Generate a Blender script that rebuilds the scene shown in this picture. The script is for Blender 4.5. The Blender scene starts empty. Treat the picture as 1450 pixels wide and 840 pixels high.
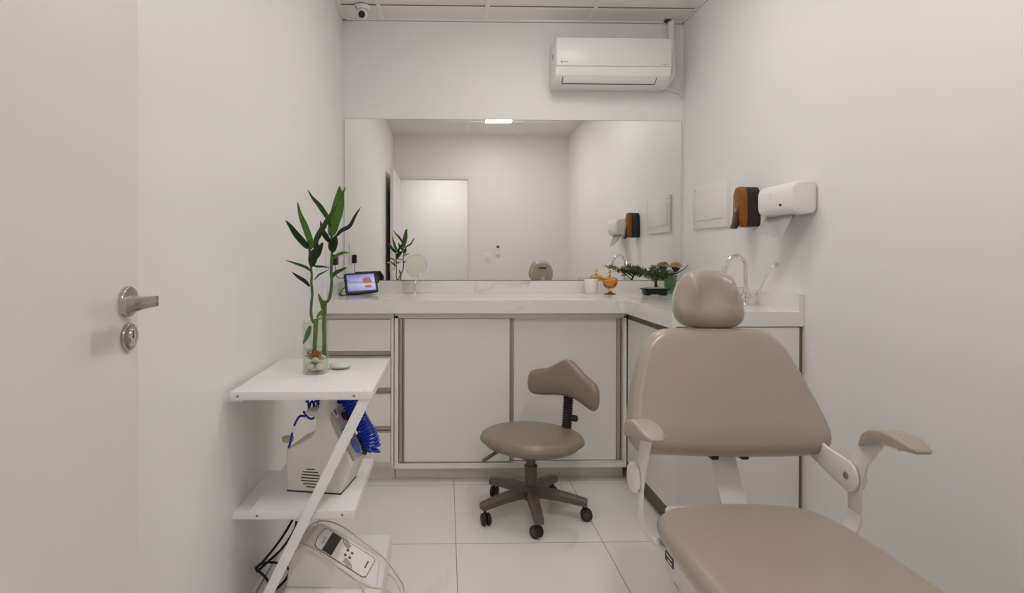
import bpy, bmesh, math, random
from mathutils import Vector, Matrix
random.seed(7)
PI = math.pi
col = bpy.context.scene.collection
def R(d): return math.radians(d)

# ------------------------------------------------------------------ camera model (focal length in pixels of the 1450x840 frame)
F, CX, CY, YAW, PITCH, ROLL, H = 819.344, 651.12, 365.28, .02347, .0051, .00147, 1.17132
_f = Vector((math.sin(YAW)*math.cos(PITCH), math.cos(YAW)*math.cos(PITCH), -math.sin(PITCH)))
_r = Vector((math.cos(YAW), -math.sin(YAW), 0)); _u = _r.cross(_f)
_rr = _r*math.cos(ROLL)+_u*math.sin(ROLL); _uu = _u*math.cos(ROLL)-_r*math.sin(ROLL)
def P(u, v, x=None, y=None, z=None):
    """world point seen at a photo position, on a given plane"""
    d = _f+_rr*((u-CX)/F)-_uu*((v-CY)/F)
    t = x/d.x if x is not None else (y/d.y if y is not None else (z-H)/d.z)
    return Vector((0, 0, H))+d*t
cam = bpy.data.objects.new('camera', bpy.data.cameras.new('camera')); col.objects.link(cam)
m3 = Matrix((_rr, _uu, -_f)).transposed().to_4x4(); m3.translation = (0, 0, H); cam.matrix_world = m3
cam.data.sensor_width = 36; cam.data.lens = F/1450*36
cam.data.shift_x = (725-CX)/1450; cam.data.shift_y = -(420-CY)/1450
cam.data.clip_start = .02
bpy.context.scene.camera = cam

# ------------------------------------------------------------------ materials
def mat(name, c, rough=.5, metal=0., var=.04, vscale=6., bump=0., bscale=60., spec=.5, **kw):
    m = bpy.data.materials.new(name); m.use_nodes = True
    nt = m.node_tree; b = nt.nodes['Principled BSDF']
    b.inputs['Roughness'].default_value = rough; b.inputs['Metallic'].default_value = metal
    b.inputs['Specular IOR Level'].default_value = spec
    tc = nt.nodes.new('ShaderNodeTexCoord')
    n = nt.nodes.new('ShaderNodeTexNoise'); n.inputs['Scale'].default_value = vscale; n.inputs['Detail'].default_value = 3
    nt.links.new(tc.outputs['Object'], n.inputs['Vector'])
    mx = nt.nodes.new('ShaderNodeMix'); mx.data_type = 'RGBA'
    mx.inputs[6].default_value = (*[x*(1-var) for x in c], 1); mx.inputs[7].default_value = (*[min(1, x*(1+var)) for x in c], 1)
    nt.links.new(n.outputs['Fac'], mx.inputs[0]); nt.links.new(mx.outputs[2], b.inputs['Base Color'])
    if bump:
        n2 = nt.nodes.new('ShaderNodeTexNoise'); n2.inputs['Scale'].default_value = bscale; n2.inputs['Detail'].default_value = 2
        nt.links.new(tc.outputs['Object'], n2.inputs['Vector'])
        bp = nt.nodes.new('ShaderNodeBump'); bp.inputs['Strength'].default_value = bump; bp.inputs['Distance'].default_value = .002
        nt.links.new(n2.outputs['Fac'], bp.inputs['Height']); nt.links.new(bp.outputs['Normal'], b.inputs['Normal'])
    for k, v in kw.items(): b.inputs[k].default_value = v
    return m
def emis(name, c, s):
    m = mat(name, c, .5); b = m.node_tree.nodes['Principled BSDF']
    b.inputs['Emission Color'].default_value = (*c, 1); b.inputs['Emission Strength'].default_value = s
    return m
def marble(name, base, vein, scale, grout=None, rough=.15, amount=.5):
    m = mat(name, base, rough); nt = m.node_tree; b = nt.nodes['Principled BSDF']
    N = nt.nodes.new; L = nt.links.new
    tc = N('ShaderNodeTexCoord')
    mp = N('ShaderNodeMapping'); mp.inputs['Rotation'].default_value = (.5, .9, .6); mp.inputs['Scale'].default_value = (1, .55, 1)
    L(tc.outputs['Object'], mp.inputs[0])
    n = N('ShaderNodeTexNoise'); n.inputs['Scale'].default_value = scale; n.inputs['Detail'].default_value = 5; n.inputs['Roughness'].default_value = .55
    n.inputs['Distortion'].default_value = .6
    L(mp.outputs[0], n.inputs['Vector'])
    s = N('ShaderNodeMath'); s.operation = 'SUBTRACT'; s.inputs[1].default_value = .5; L(n.outputs['Fac'], s.inputs[0])
    a = N('ShaderNodeMath'); a.operation = 'ABSOLUTE'; L(s.outputs[0], a.inputs[0])
    r = N('ShaderNodeMapRange'); r.inputs[1].default_value = 0; r.inputs[2].default_value = .022; r.inputs[3].default_value = 1; r.inputs[4].default_value = 0
    L(a.outputs[0], r.inputs[0])
    n2 = N('ShaderNodeTexNoise'); n2.inputs['Scale'].default_value = scale*1.4; L(tc.outputs['Object'], n2.inputs['Vector'])
    r2 = N('ShaderNodeMapRange'); r2.inputs[1].default_value = .48; r2.inputs[2].default_value = .68; L(n2.outputs['Fac'], r2.inputs[0])
    mu = N('ShaderNodeMath'); mu.operation = 'MULTIPLY'; L(r.outputs[0], mu.inputs[0]); L(r2.outputs[0], mu.inputs[1])
    mu2 = N('ShaderNodeMath'); mu2.operation = 'MULTIPLY'; L(mu.outputs[0], mu2.inputs[0]); mu2.inputs[1].default_value = amount
    mx = N('ShaderNodeMix'); mx.data_type = 'RGBA'; mx.inputs[6].default_value = (*base, 1); mx.inputs[7].default_value = (*vein, 1)
    L(mu2.outputs[0], mx.inputs[0]); out = mx.outputs[2]
    if grout:
        x0, y0, t, gc = grout
        sp = N('ShaderNodeSeparateXYZ'); L(tc.outputs['Object'], sp.inputs[0]); res = []
        for k, o in ((0, x0), (1, y0)):
            ad = N('ShaderNodeMath'); ad.operation = 'SUBTRACT'; L(sp.outputs[k], ad.inputs[0]); ad.inputs[1].default_value = o-t/2
            pm = N('ShaderNodeMath'); pm.operation = 'FLOORED_MODULO'; L(ad.outputs[0], pm.inputs[0]); pm.inputs[1].default_value = t
            su = N('ShaderNodeMath'); su.operation = 'SUBTRACT'; L(pm.outputs[0], su.inputs[0]); su.inputs[1].default_value = t/2
            ab = N('ShaderNodeMath'); ab.operation = 'ABSOLUTE'; L(su.outputs[0], ab.inputs[0])
            lt = N('ShaderNodeMath'); lt.operation = 'LESS_THAN'; L(ab.outputs[0], lt.inputs[0]); lt.inputs[1].default_value = .0016
            res.append(lt)
        mxx = N('ShaderNodeMath'); mxx.operation = 'MAXIMUM'; L(res[0].outputs[0], mxx.inputs[0]); L(res[1].outputs[0], mxx.inputs[1])
        m2 = N('ShaderNodeMix'); m2.data_type = 'RGBA'; L(mxx.outputs[0], m2.inputs[0]); L(out, m2.inputs[6]); m2.inputs[7].default_value = (*gc, 1)
        out = m2.outputs[2]
    L(out, b.inputs['Base Color'])
    return m

M = {}
M['wall'] = mat('wall paint', (.915, .90, .888), .45, var=.01, vscale=1.2, bump=.08, bscale=25)
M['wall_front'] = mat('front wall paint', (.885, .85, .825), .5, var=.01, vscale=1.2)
M['panel'] = mat('ceiling panel', (.92, .90, .87), .8, var=.015, bump=.15, bscale=200)
M['grid'] = mat('ceiling grid enamel', (.95, .93, .91), .5, var=.02)
M['door'] = mat('door lacquer', (.82, .79, .765), .4, var=.01, vscale=2)
M['floor'] = marble('floor tile', (.88, .855, .82), (.42, .39, .34), 1.3, (.04078, 2.94041, .6, (.33, .29, .24)), rough=.16, amount=.45)
M['marble'] = marble('counter porcelain', (.90, .875, .845), (.40, .36, .29), 1.7, rough=.12, amount=.5)
M['cab'] = mat('cabinet laminate', (.90, .875, .82), .38, var=.01, vscale=3)
M['cabframe'] = mat('cabinet frame laminate', (.90, .87, .815), .4, var=.02)
M['plinth'] = mat('plinth laminate', (.88, .84, .77), .35, var=.02)
M['alu'] = mat('brushed aluminium', (.52, .48, .43), .38, metal=.75, var=.08, vscale=30)
M['alu_dark'] = mat('dark aluminium groove', (.16, .14, .12), .5, metal=.3)
M['dark'] = mat('dark gap', (.03, .026, .022), .7)
M['chrome'] = mat('polished chrome', (.82, .80, .77), .09, metal=1, var=.02)
M['nickel'] = mat('satin nickel', (.52, .47, .42), .16, metal=1, var=.05)
M['mirror'] = mat('mirror silver', (.89, .892, .872), .0, metal=1, var=0)
M['mirror_edge'] = mat('mirror edge', (.40, .42, .36), .25, metal=.4)
M['leather'] = mat('taupe leatherette', (.42, .345, .282), .30, var=.06, vscale=4, bump=.22, bscale=260, spec=.75)
M['leather2'] = mat('stool leatherette', (.27, .21, .155), .36, var=.06, vscale=4, bump=.22, bscale=260, spec=.75)
M['whitemetal'] = mat('white enamelled steel', (.88, .85, .825), .35, var=.02)
M['white'] = mat('white plastic', (.90, .88, .865), .32, var=.015)
M['acwhite'] = mat('white glossy plastic', (.80, .82, .795), .3, var=.01)
M['taupe_plastic'] = mat('taupe plastic', (.13, .105, .085), .45, var=.08)
M['black'] = mat('black plastic', (.012, .011, .012), .35, var=.1)
M['rubber'] = mat('black rubber', (.02, .018, .016), .6, var=.1)
M['wheel'] = mat('wheel hub plastic', (.055, .05, .043), .4, var=.1)
M['shelf'] = mat('white lacquered board', (.88, .86, .85), .3, var=.01)
M['beige'] = mat('off white machine housing', (.80, .765, .69), .45, var=.03, bump=.12, bscale=300)
M['beige2'] = mat('cream machine housing', (.84, .81, .76), .35, var=.02)
M['tan'] = mat('yellowed plastic', (.50, .43, .27), .4, var=.1)
M['greypanel'] = mat('grey control panel', (.42, .40, .37), .35, var=.05)
M['teal'] = mat('teal print', (.25, .50, .46), .4)
M['navy'] = mat('navy print', (.02, .05, .20), .3)
M['blue'] = mat('blue hose plastic', (.008, .03, .42), .22, var=.15, vscale=20)
M['lcd'] = mat('grey lcd', (.05, .053, .052), .2)
M['gold'] = mat('bronze print', (.22, .15, .07), .45)
M['brown'] = mat('brown button', (.09, .045, .035), .4)
M['screw'] = mat('screw steel', (.35, .32, .29), .35, metal=.8)
M['cable_white'] = mat('cream cable', (.62, .57, .46), .45)
M['stem'] = mat('green stem', (.055, .13, .022), .4, var=.35, vscale=30)
M['cane'] = mat('bamboo cane', (.10, .17, .03), .35, var=.4, vscale=40)
M['leaf_light'] = mat('light green leaf', (.13, .30, .045), .4, var=.35, vscale=25)
M['leaf_mid'] = mat('mid green leaf', (.05, .14, .025), .4, var=.35, vscale=25)
M['leaf_dark'] = mat('dark green leaf', (.018, .06, .016), .35, var=.35, vscale=25)
M['root'] = mat('orange roots', (.40, .17, .04), .6, var=.5, vscale=60)
M['pebble'] = mat('white pebble', (.72, .72, .66), .4, var=.06)
M['saucer'] = mat('pale green glass stone', (.66, .70, .62), .2, var=.08)
M['juniper'] = mat('juniper needles', (.060, .080, .022), .6, var=.6, vscale=80)
M['bark'] = mat('dark bark', (.03, .02, .013), .8, var=.4, vscale=60)
M['pot'] = mat('black green glazed pot', (.006, .014, .012), .35, var=.2, spec=.25)
M['flower'] = mat('dried cream florets', (.50, .38, .18), .8, var=.35, vscale=120)
M['flower_base'] = mat('dark flower calyx', (.035, .02, .012), .8)
M['paper'] = mat('paper towel', (.82, .79, .77), .9, var=.02, bump=.3, bscale=150)
M['lamp_frame'] = mat('lamp frame', (.85, .82, .80), .5)
M['label'] = mat('dark label', (.03, .03, .03), .5)
M['cap_green'] = mat('headrest shell plastic', (.56, .53, .42), .3, var=.04)
def glass(name, c, rough=.02, ior=1.45, trans=1.):
    return mat(name, c, rough, var=.0, **{'Transmission Weight': trans, 'IOR': ior})
def thin_glass(name, tint, ior):
    m = bpy.data.materials.new(name); m.use_nodes = True; nt = m.node_tree; nt.nodes.remove(nt.nodes['Principled BSDF'])
    o = nt.nodes['Material Output']; tr = nt.nodes.new('ShaderNodeBsdfTransparent'); tr.inputs[0].default_value = (*tint, 1)
    gl = nt.nodes.new('ShaderNodeBsdfGlossy'); gl.inputs['Roughness'].default_value = .03; lw = nt.nodes.new('ShaderNodeLayerWeight'); lw.inputs[0].default_value = .5; pw = nt.nodes.new('ShaderNodeMath'); pw.operation = 'POWER'; pw.inputs[1].default_value = 4; nt.links.new(lw.outputs['Facing'], pw.inputs[0])
    fr = nt.nodes.new('ShaderNodeMath'); fr.operation = 'MULTIPLY_ADD'; fr.inputs[1].default_value = ior; fr.inputs[2].default_value = .03*ior; nt.links.new(pw.outputs[0], fr.inputs[0])
    mx = nt.nodes.new('ShaderNodeMixShader'); nt.links.new(fr.outputs[0], mx.inputs[0]); nt.links.new(tr.outputs[0], mx.inputs[1]); nt.links.new(gl.outputs[0], mx.inputs[2]); nt.links.new(mx.outputs[0], o.inputs[0])
    return m
M['glass'] = thin_glass('clear glass', (.955, .97, .945), .55)
M['water'] = thin_glass('water', (.965, .975, .93), .15)
M['amber'] = glass('amber glass', (1., .60, .22), .05)
M['amber_dark'] = mat('smoked amber plastic', (.42, .145, .010), .10, var=.1, **{'Transmission Weight': .35, 'IOR': 1.4})
M['greenglass'] = mat('green glass', (.30, .55, .24), .08, var=.5, vscale=60, **{'Transmission Weight': .75})
M['frost'] = mat('frosted white glass', (.93, .92, .90), .3, **{'Subsurface Weight': .0})

# ------------------------------------------------------------------ mesh helpers (all coordinates in metres, world frame)
def BM(): return bmesh.new()
def add(bm, other, mtx=None):
    me = bpy.data.meshes.new('tmp')
    if mtx is not None: bmesh.ops.transform(other, matrix=mtx, verts=other.verts)
    other.to_mesh(me); bm.from_mesh(me); bpy.data.meshes.remove(me); other.free(); return bm
def box(bm, a, b, bev=0., seg=2, mtx=None):
    t = BM(); bmesh.ops.create_cube(t, size=1)
    a, b = Vector(a), Vector(b)
    for v in t.verts: v.co = Vector([(a[i]+b[i])/2+v.co[i]*abs(b[i]-a[i]) for i in range(3)])
    if bev: bmesh.ops.bevel(t, geom=t.edges[:], offset=bev, segments=seg, profile=.5, affect='EDGES')
    return add(bm, t, mtx)
def cyl(bm, p, q, r1, r2=None, n=24, bev=0, mtx=None):
    p, q = Vector(p), Vector(q); r2 = r1 if r2 is None else r2
    t = BM(); bmesh.ops.create_cone(t, cap_ends=True, segments=n, radius1=r1, radius2=r2, depth=(q-p).length)
    if bev:
        es = [e for e in t.edges if len(e.link_faces) == 2 and any(len(f.verts) > 4 for f in e.link_faces)]
        bmesh.ops.bevel(t, geom=es, offset=bev, segments=3, profile=.5, affect='EDGES')
    rot = (q-p).to_track_quat('Z', 'Y').to_matrix().to_4x4()
    t.transform(Matrix.Translation((p+q)/2) @ rot)
    return add(bm, t, mtx)
def sph(bm, c, r, sc=(1, 1, 1), n=20, mtx=None, rot=None):
    t = BM(); bmesh.ops.create_uvsphere(t, u_segments=n, v_segments=max(8, n//2), radius=r)
    t.transform(Matrix.Translation(Vector(c)) @ (rot or Matrix()) @ Matrix.Diagonal((*sc, 1)))
    return add(bm, t, mtx)
def spline(pts, n=8, closed=False):
    pts = [Vector(p) for p in pts]; out = []; N = len(pts)
    for i in range(N if closed else N-1):
        g = (lambda k: pts[k % N]) if closed else (lambda k: pts[max(0, min(N-1, k))])
        a, b, c, d = g(i-1), g(i), g(i+1), g(i+2)
        for k in range(n):
            t = k/n
            out.append(.5*((2*b)+(c-a)*t+(2*a-5*b+4*c-d)*t*t+(3*b-a-3*c+d)*t**3))
    if not closed: out.append(pts[-1])
    return out
def tube(bm, pts, r, n=10, mtx=None, rad=None):
    pts = [Vector(p) for p in pts]; N = len(pts); rings = []
    up = None
    for i, p in enumerate(pts):
        d = (pts[min(N-1, i+1)]-pts[max(0, i-1)]).normalized()
        if up is None:
            up = Vector((0, 0, 1)) if abs(d.z) < .9 else Vector((1, 0, 0))
        s = d.cross(up)
        if s.length < 1e-6: s = d.orthogonal()
        s.normalize(); up = s.cross(d).normalized()
        rr = rad(i/(N-1)) if rad else r
        rings.append([bm.verts.new(p+(s*math.cos(2*PI*k/n)+up*math.sin(2*PI*k/n))*rr) for k in range(n)])
    for a, b in zip(rings, rings[1:]):
        for k in range(n): bm.faces.new((a[k], a[(k+1) % n], b[(k+1) % n], b[k]))
    bm.faces.new(rings[0][::-1]); bm.faces.new(rings[-1])
    return bm
def lathe(bm, prof, c=(0, 0, 0), n=32, sx=1., sy=1., flute=0, fd=0.):
    c = Vector(c); rings = []
    for r, z in prof:
        if r < 1e-5: rings.append([bm.verts.new(c+Vector((0, 0, z)))])
        else:
            rings.append([bm.verts.new(c+Vector((math.cos(2*PI*k/n)*r*sx*(1+fd*math.cos(flute*2*PI*k/n)), math.sin(2*PI*k/n)*r*sy*(1+fd*math.cos(flute*2*PI*k/n)), z))) for k in range(n)])
    for a, b in zip(rings, rings[1:]):
        for k in range(n):
            if len(a) == 1 and len(b) == 1: continue
            if len(a) == 1: bm.faces.new((a[0], b[(k+1) % n], b[k]))
            elif len(b) == 1: bm.faces.new((a[k], a[(k+1) % n], b[0]))
            else: bm.faces.new((a[k], a[(k+1) % n], b[(k+1) % n], b[k]))
    if len(rings[0]) > 1 and prof[0] != prof[-1]: bm.faces.new(rings[0][::-1])
    if len(rings[-1]) > 1 and prof[0] != prof[-1]: bm.faces.new(rings[-1])
    bmesh.ops.recalc_face_normals(bm, faces=bm.faces[:])
    return bm
def prism(bm, poly, d, bev=0, mtx=None, seg=2):
    """polygon in local XY, extruded to z=d, then placed by mtx"""
    t = BM(); f = t.faces.new([t.verts.new((p[0], p[1], 0)) for p in poly])
    r = bmesh.ops.extrude_face_region(t, geom=[f])
    for v in r['geom']:
        if isinstance(v, bmesh.types.BMVert): v.co.z += d
    bmesh.ops.recalc_face_normals(t, faces=t.faces[:])
    if bev: bmesh.ops.bevel(t, geom=[e for e in t.edges if e.calc_face_angle(0) > .5], offset=bev, segments=seg, profile=.5, affect='EDGES')
    return add(bm, t, mtx)
def frame(o, x, z):
    """matrix with local x along x and local z along z (normalised)"""
    x = Vector(x).normalized(); z = Vector(z).normalized(); y = z.cross(x).normalized(); x = y.cross(z)
    m = Matrix((x, y, z)).transposed().to_4x4(); m.translation = Vector(o); return m
def cushion(bm, outline, th, er=.03, bulge=.01, mtx=None, disp=None, n=6, back=None):
    """pillow: closed outline in local XY, thickness along z centred on 0, rounded edge, bulged faces"""
    pts = [Vector((p[0], p[1])) for p in spline([(p[0], p[1], 0) for p in outline], n, True)]
    N = len(pts); c = sum(pts, Vector((0, 0)))/N
    area = sum(pts[i].x*pts[(i+1) % N].y-pts[(i+1) % N].x*pts[i].y for i in range(N))
    if area < 0: pts.reverse()
    nor = []
    for i in range(N):
        d = (pts[(i+1) % N]-pts[i-1]).normalized(); nor.append(Vector((d.y, -d.x)))
    rings = []
    def ring(ins, z, s=1.):
        rings.append([((p-q*ins-c)*s+c, z) for p, q in zip(pts, nor)])
    K = 6; h2 = th/2; er = min(er, h2)
    bb = bulge if back is None else back
    for s in (.06, .25, .45, .65, .82, .94): ring(er, -(h2+bb*(1-s*s)), s)
    for k in range(K+1):
        a = PI/2*k/K; ring(er*(1-math.sin(a)), -(h2-er)-er*math.cos(a))
    for k in range(K+1):
        a = PI/2*k/K; ring(er*(1-math.cos(a)), (h2-er)+er*math.sin(a))
    for s in (.94, .82, .65, .45, .25, .06): ring(er, (h2+bulge*(1-s*s)), s)
    t = BM(); vr = []
    for rg in rings:
        row = []
        for p, z in rg:
            v = Vector((p.x, p.y, z))
            if disp: v = disp(v)
            row.append(t.verts.new(v))
        vr.append(row)
    for a, b in zip(vr, vr[1:]):
        for k in range(N): t.faces.new((a[k], a[(k+1) % N], b[(k+1) % N], b[k]))
    for row, zz in ((vr[0], -(h2+bb)), (vr[-1], h2+bulge)):
        v = Vector((c.x, c.y, zz))
        if disp: v = disp(v)
        cv = t.verts.new(v)
        for k in range(N): t.faces.new((row[k], row[(k+1) % N], cv))
    bmesh.ops.recalc_face_normals(t, faces=t.faces[:])
    return add(bm, t, mtx)

# ------------------------------------------------------------------ object helpers
def thing(name, label, cat, loc, group=None):
    o = bpy.data.objects.new(name, None); col.objects.link(o); o.location = loc; o.empty_display_size = .05
    o['label'] = label; o['category'] = cat
    if group: o['group'] = group
    o['_loc'] = 0; del o['_loc']
    return o
def root_loc(o):
    while o.parent: o = o.parent
    return Vector(o.location)
def obj(name, bm, m, parent=None, loc=None, smooth=True, label=None, angle=35):
    me = bpy.data.meshes.new(name)
    base = root_loc(parent) if parent is not None else Vector(loc or (0, 0, 0))
    bm.transform(Matrix.Translation(-base)); bm.to_mesh(me); bm.free()
    me.materials.append(M[m] if isinstance(m, str) else m)
    o = bpy.data.objects.new(name, me); col.objects.link(o)
    if parent is not None: o.parent = parent
    else: o.location = base
    if smooth:
        for p in me.polygons: p.use_smooth = True
        try: me.set_sharp_from_angle(angle=R(angle))
        except Exception: pass
    if label: o['label'] = label
    return o
def tag(o, label, cat, group=None, kind=None):
    o['label'] = label; o['category'] = cat
    if group: o['group'] = group
    if kind: o['kind'] = kind
    return o
def struct(name, bm, m, label, parent=None, cat=None):
    o = obj(name, bm, m, parent, smooth=False)
    if parent is None:
        o['kind'] = 'structure'; o['label'] = label; o['category'] = cat or name.split('_')[0]
    return o

# ================================================================== THE ROOM
XL, XR, YB, YF, ZC = -.6314, 1.4569, 3.538, .192, 2.598
WT = .12
b = BM(); box(b, (-2.4, -1.75, -.08), (2.6, YB+.1, 0)); struct('floor', b, 'floor', 'pale marble-look porcelain floor tiles with thin grout lines')
b = BM(); box(b, (-2.4, -1.75, ZC+.006), (2.6, YB+.1, ZC+.08)); struct('ceiling', b, 'panel', 'suspended ceiling of off-white panels')
b = BM(); box(b, (XL-.1, YF, 0), (XL, YB, ZC+.006)); struct('wall_left', b, 'wall', 'white painted left wall behind the open door and shelf')
b = BM(); box(b, (XR, YF, 0), (XR+.1, YB, ZC+.006)); struct('wall_right', b, 'wall', 'white painted right wall carrying the dispensers')
b = BM(); box(b, (XL-.1, YB, 0), (XR+.1, YB+.1, ZC+.006)); struct('wall_back', b, 'wall', 'white back wall with the wide mirror and air conditioner')
DX0, DX1, DZ = -.575, .284, 2.10
b = BM()
box(b, (-2.4, YF-WT, 0), (DX0, YF, ZC+.006)); box(b, (DX1, YF-WT, 0), (2.6, YF, ZC+.006)); box(b, (DX0, YF-WT, DZ), (DX1, YF, ZC+.006))
struct('wall_front', b, 'wall_front', 'white wall with the doorway, seen in the mirror')
b = BM(); box(b, (-2.5, -1.75, 0), (-2.4, YF, ZC+.006)); box(b, (2.6, -1.75, 0), (2.7, YF, ZC+.006)); box(b, (-2.5, -1.85, 0), (2.7, -1.75, ZC+.006))
struct('wall_hallway', b, 'wall', 'white hallway wall beyond the doorway')
# door frame lining
b = BM(); j = .028
box(b, (DX0, YF-WT-.008, 0), (DX0+j, YF+.006, DZ), .002); box(b, (DX1-j, YF-WT-.008, 0), (DX1, YF+.006, DZ), .002)
box(b, (DX0+j, YF-WT-.008, DZ-j), (DX1-j, YF+.006, DZ), .002)
struct('trim_1', b, 'door', 'white door lining around the doorway', cat='door frame')
# ceiling grid
b = BM(); gw = .012
xs = [-.39093+.625*k for k in range(-1, 4)]; xs = [x for x in xs if XL+.05 < x < XR-.05]
ys = [YB-.20085-.625*k for k in range(0, 6)]; ys = [y for y in ys if y > YF+.05]
for x in xs: box(b, (x-gw, YF, ZC-.001), (x+gw, YB, ZC+.007))
for y in ys: box(b, (XL, y-gw, ZC-.0005), (XR, y+gw, ZC+.007))
box(b, (XL, YB-.018, ZC-.002), (XR, YB-.001, ZC+.007)); box(b, (XL, YF+.001, ZC-.002), (XR, YF+.018, ZC+.007))
box(b, (XL+.001, YF, ZC-.002), (XL+.026, YB, ZC+.007)); box(b, (XR-.012, YF, ZC-.002), (XR-.003, YB, ZC+.007))
struct('trim_2', b, 'grid', 'white metal ceiling grid bars', cat='ceiling grid')
b = BM()
for y in ys: box(b, (XL+.03, y-gw-.0012, ZC-.0008), (XR-.02, y-gw, ZC+.005))
box(b, (XR-.0035, YF, ZC-.001), (XR-.0005, YB, ZC+.0065)); box(b, (XL+.02, YB-.0012, ZC-.004), (XR, YB-.0002, ZC+.002))
struct('trim_3', b, mat('shadow gap brown', (.20, .165, .13), .7), 'thin brown strips painted as the shade in the ceiling gaps', cat='ceiling grid')  # solid brown strips stand in for the shadow of narrow gaps
# baseboard on the left wall
b = BM(); box(b, (XL, .95, 0), (XL+.012, 2.95, .075), .002); struct('baseboard_left', b, 'white', 'white baseboard along the left wall')

# open door leaf and its hardware
DXF, DY0, DY1 = -.547, .205, 1.04
b = BM(); box(b, (DXF-.035, DY0, .008), (DXF, DY1, 2.068), .0015)
dl = obj('door_1', b, 'door', smooth=False); tag(dl, 'white flush door standing open against the left wall', 'door', kind='structure')
hp = P(179, 427, x=DXF); lp = P(181, 477, x=DXF)
def handle_side(s):
    x0 = DXF if s > 0 else DXF-.035
    k = 1 if s > 0 else .72
    b = BM(); cyl(b, (x0, hp.y, hp.z), (x0+s*.008, hp.y, hp.z), .0262, n=40, bev=.002)
    h = obj('door_handle', b, 'nickel', dl)
    b = BM(); cyl(b, (x0+s*.006, hp.y, hp.z), (x0+s*.036*k, hp.y, hp.z), .0095, n=24)
    x1 = x0+s*.043*k
    ln = .105
    # lever: flat tapered bar running along the door away from the free edge
    pts = [(0, -.009), (ln, -.0125), (ln, .0125), (0, .009)]
    prism(b, [(p[0]-.012, p[1]) for p in pts], .013*k, .002, frame((x1-.0065*s*k, hp.y, hp.z), (0, -1, 0), (s, 0, 0)))
    obj('lever', b, 'nickel', h)
    b = BM(); cyl(b, (x0, lp.y, lp.z), (x0+s*.006, lp.y, lp.z), .0235, n=40, bev=.002)
    l = obj('lock_plate', b, 'nickel', dl)
    b = BM(); cyl(b, (x0+s*.004, lp.y, lp.z+.005), (x0+s*.010, lp.y, lp.z+.005), .0085, n=24, bev=.001)
    box(b, (x0+s*.004, lp.y-.0045, lp.z-.016), (x0+s*.010, lp.y+.0045, lp.z+.002), .001)
    cy = obj('lock_cylinder', b, 'chrome', l)
    b = BM(); box(b, (x0+s*.0095, lp.y-.001, lp.z), (x0+s*.0105, lp.y+.001, lp.z+.011)); obj('keyhole', b, 'dark', l)
handle_side(1); handle_side(-1)

# ================================================================== WALL MIRROR
t = thing('wall_mirror', 'wide frameless mirror covering the back wall above the counter', 'mirror', (0, YB, 1.013))
b = BM(); box(b, (XL+.010, YB-.006, 1.0145), (XR-.010, YB-.0005, 1.9985), .0012, 1); obj('edge', b, 'mirror_edge', t, smooth=False)
b = BM(); box(b, (XL+.0125, YB-.0066, 1.017), (XR-.0125, YB-.0058, 1.996)); obj('glass', b, 'mirror', t, smooth=False)

# ================================================================== CEILING LAMPS
def ceiling_lamp(cx, cy, h, label, m, drop=.034):
    t = thing('ceiling_light', label, 'lamp', (cx, cy, ZC))
    b = BM(); box(b, (cx-h, cy-h, ZC-(.026 if drop < .05 else .012)), (cx+h, cy+h, ZC-.002), .004); obj('frame', b, 'lamp_frame', t)
    b = BM(); box(b, (cx-h+.008, cy-h+.008, ZC-drop), (cx+h-.008, cy+h-.008, ZC-(.0255 if drop < .05 else .0115)), .002); obj('diffuser', b, m, t)
LAMP = emis('lamp diffuser', (1., .962, .935), 42.)
ADDED_LAMP = emis('added lamp diffuser', (1., .962, .935), 6.4)
ceiling_lamp(.545, 1.105, .14, 'square white surface-mounted ceiling lamp reflected at the mirror top', LAMP)
ceiling_lamp(.545, 2.40, .28, 'large square white lamp added unseen above the stool to even the light', ADDED_LAMP, .085)  # unseen lamp added for even light; its glowing sides lift the ceiling

# ================================================================== CABINETS
YC = 2.965
def zc(v): return P(600, v, y=YC).z
# drawer unit
t = thing('drawer_cabinet', 'cream drawer cabinet with four drawers in the left corner', 'cabinet', (-.45, 3.2, 0))
xa, xb = XL+.003, -.268
b = BM(); box(b, (xa, YC+.018, .085), (xb, YB-.004, .872)); box(b, (xb-.012, YC-.002, .08), (xb, YC+.02, .872)); box(b, (xa, YC+.004, .845), (xb-.012, YC+.02, .872))
obj('body', b, 'cabframe', t, smooth=False)
b = BM(); box(b, (xa, 3.028, 0), (xb, 3.045, .085)); box(b, (xa, 3.03, .0), (xb, YB-.01, .084)); obj('plinth', b, 'plinth', t, smooth=False)
dz = [(.840, .677), (.646, .489), (.458, .290), (.262, .106)]
for i, (z1, z0) in enumerate(dz):
    b = BM(); box(b, (xa+.004, YC, z0+.002), (xb-.015, YC+.017, z1), .0012)
    d = obj('drawer', b, 'cab', t, smooth=False)
    if i < 3:
        b = BM()
        zt = z0; zb = dz[i+1][0]
        box(b, (xa+.004, YC+.006, zb+.012), (xb-.015, YC+.016, zt)); box(b, (xa+.004, YC-.002, zb+.002), (xb-.015, YC+.012, zb+.009), .001)
        box(b, (xa+.004, YC-.001, zt-.006), (xb-.015, YC+.006, zt), .001)
        obj('handle', b, 'alu', d, smooth=False)
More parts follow.
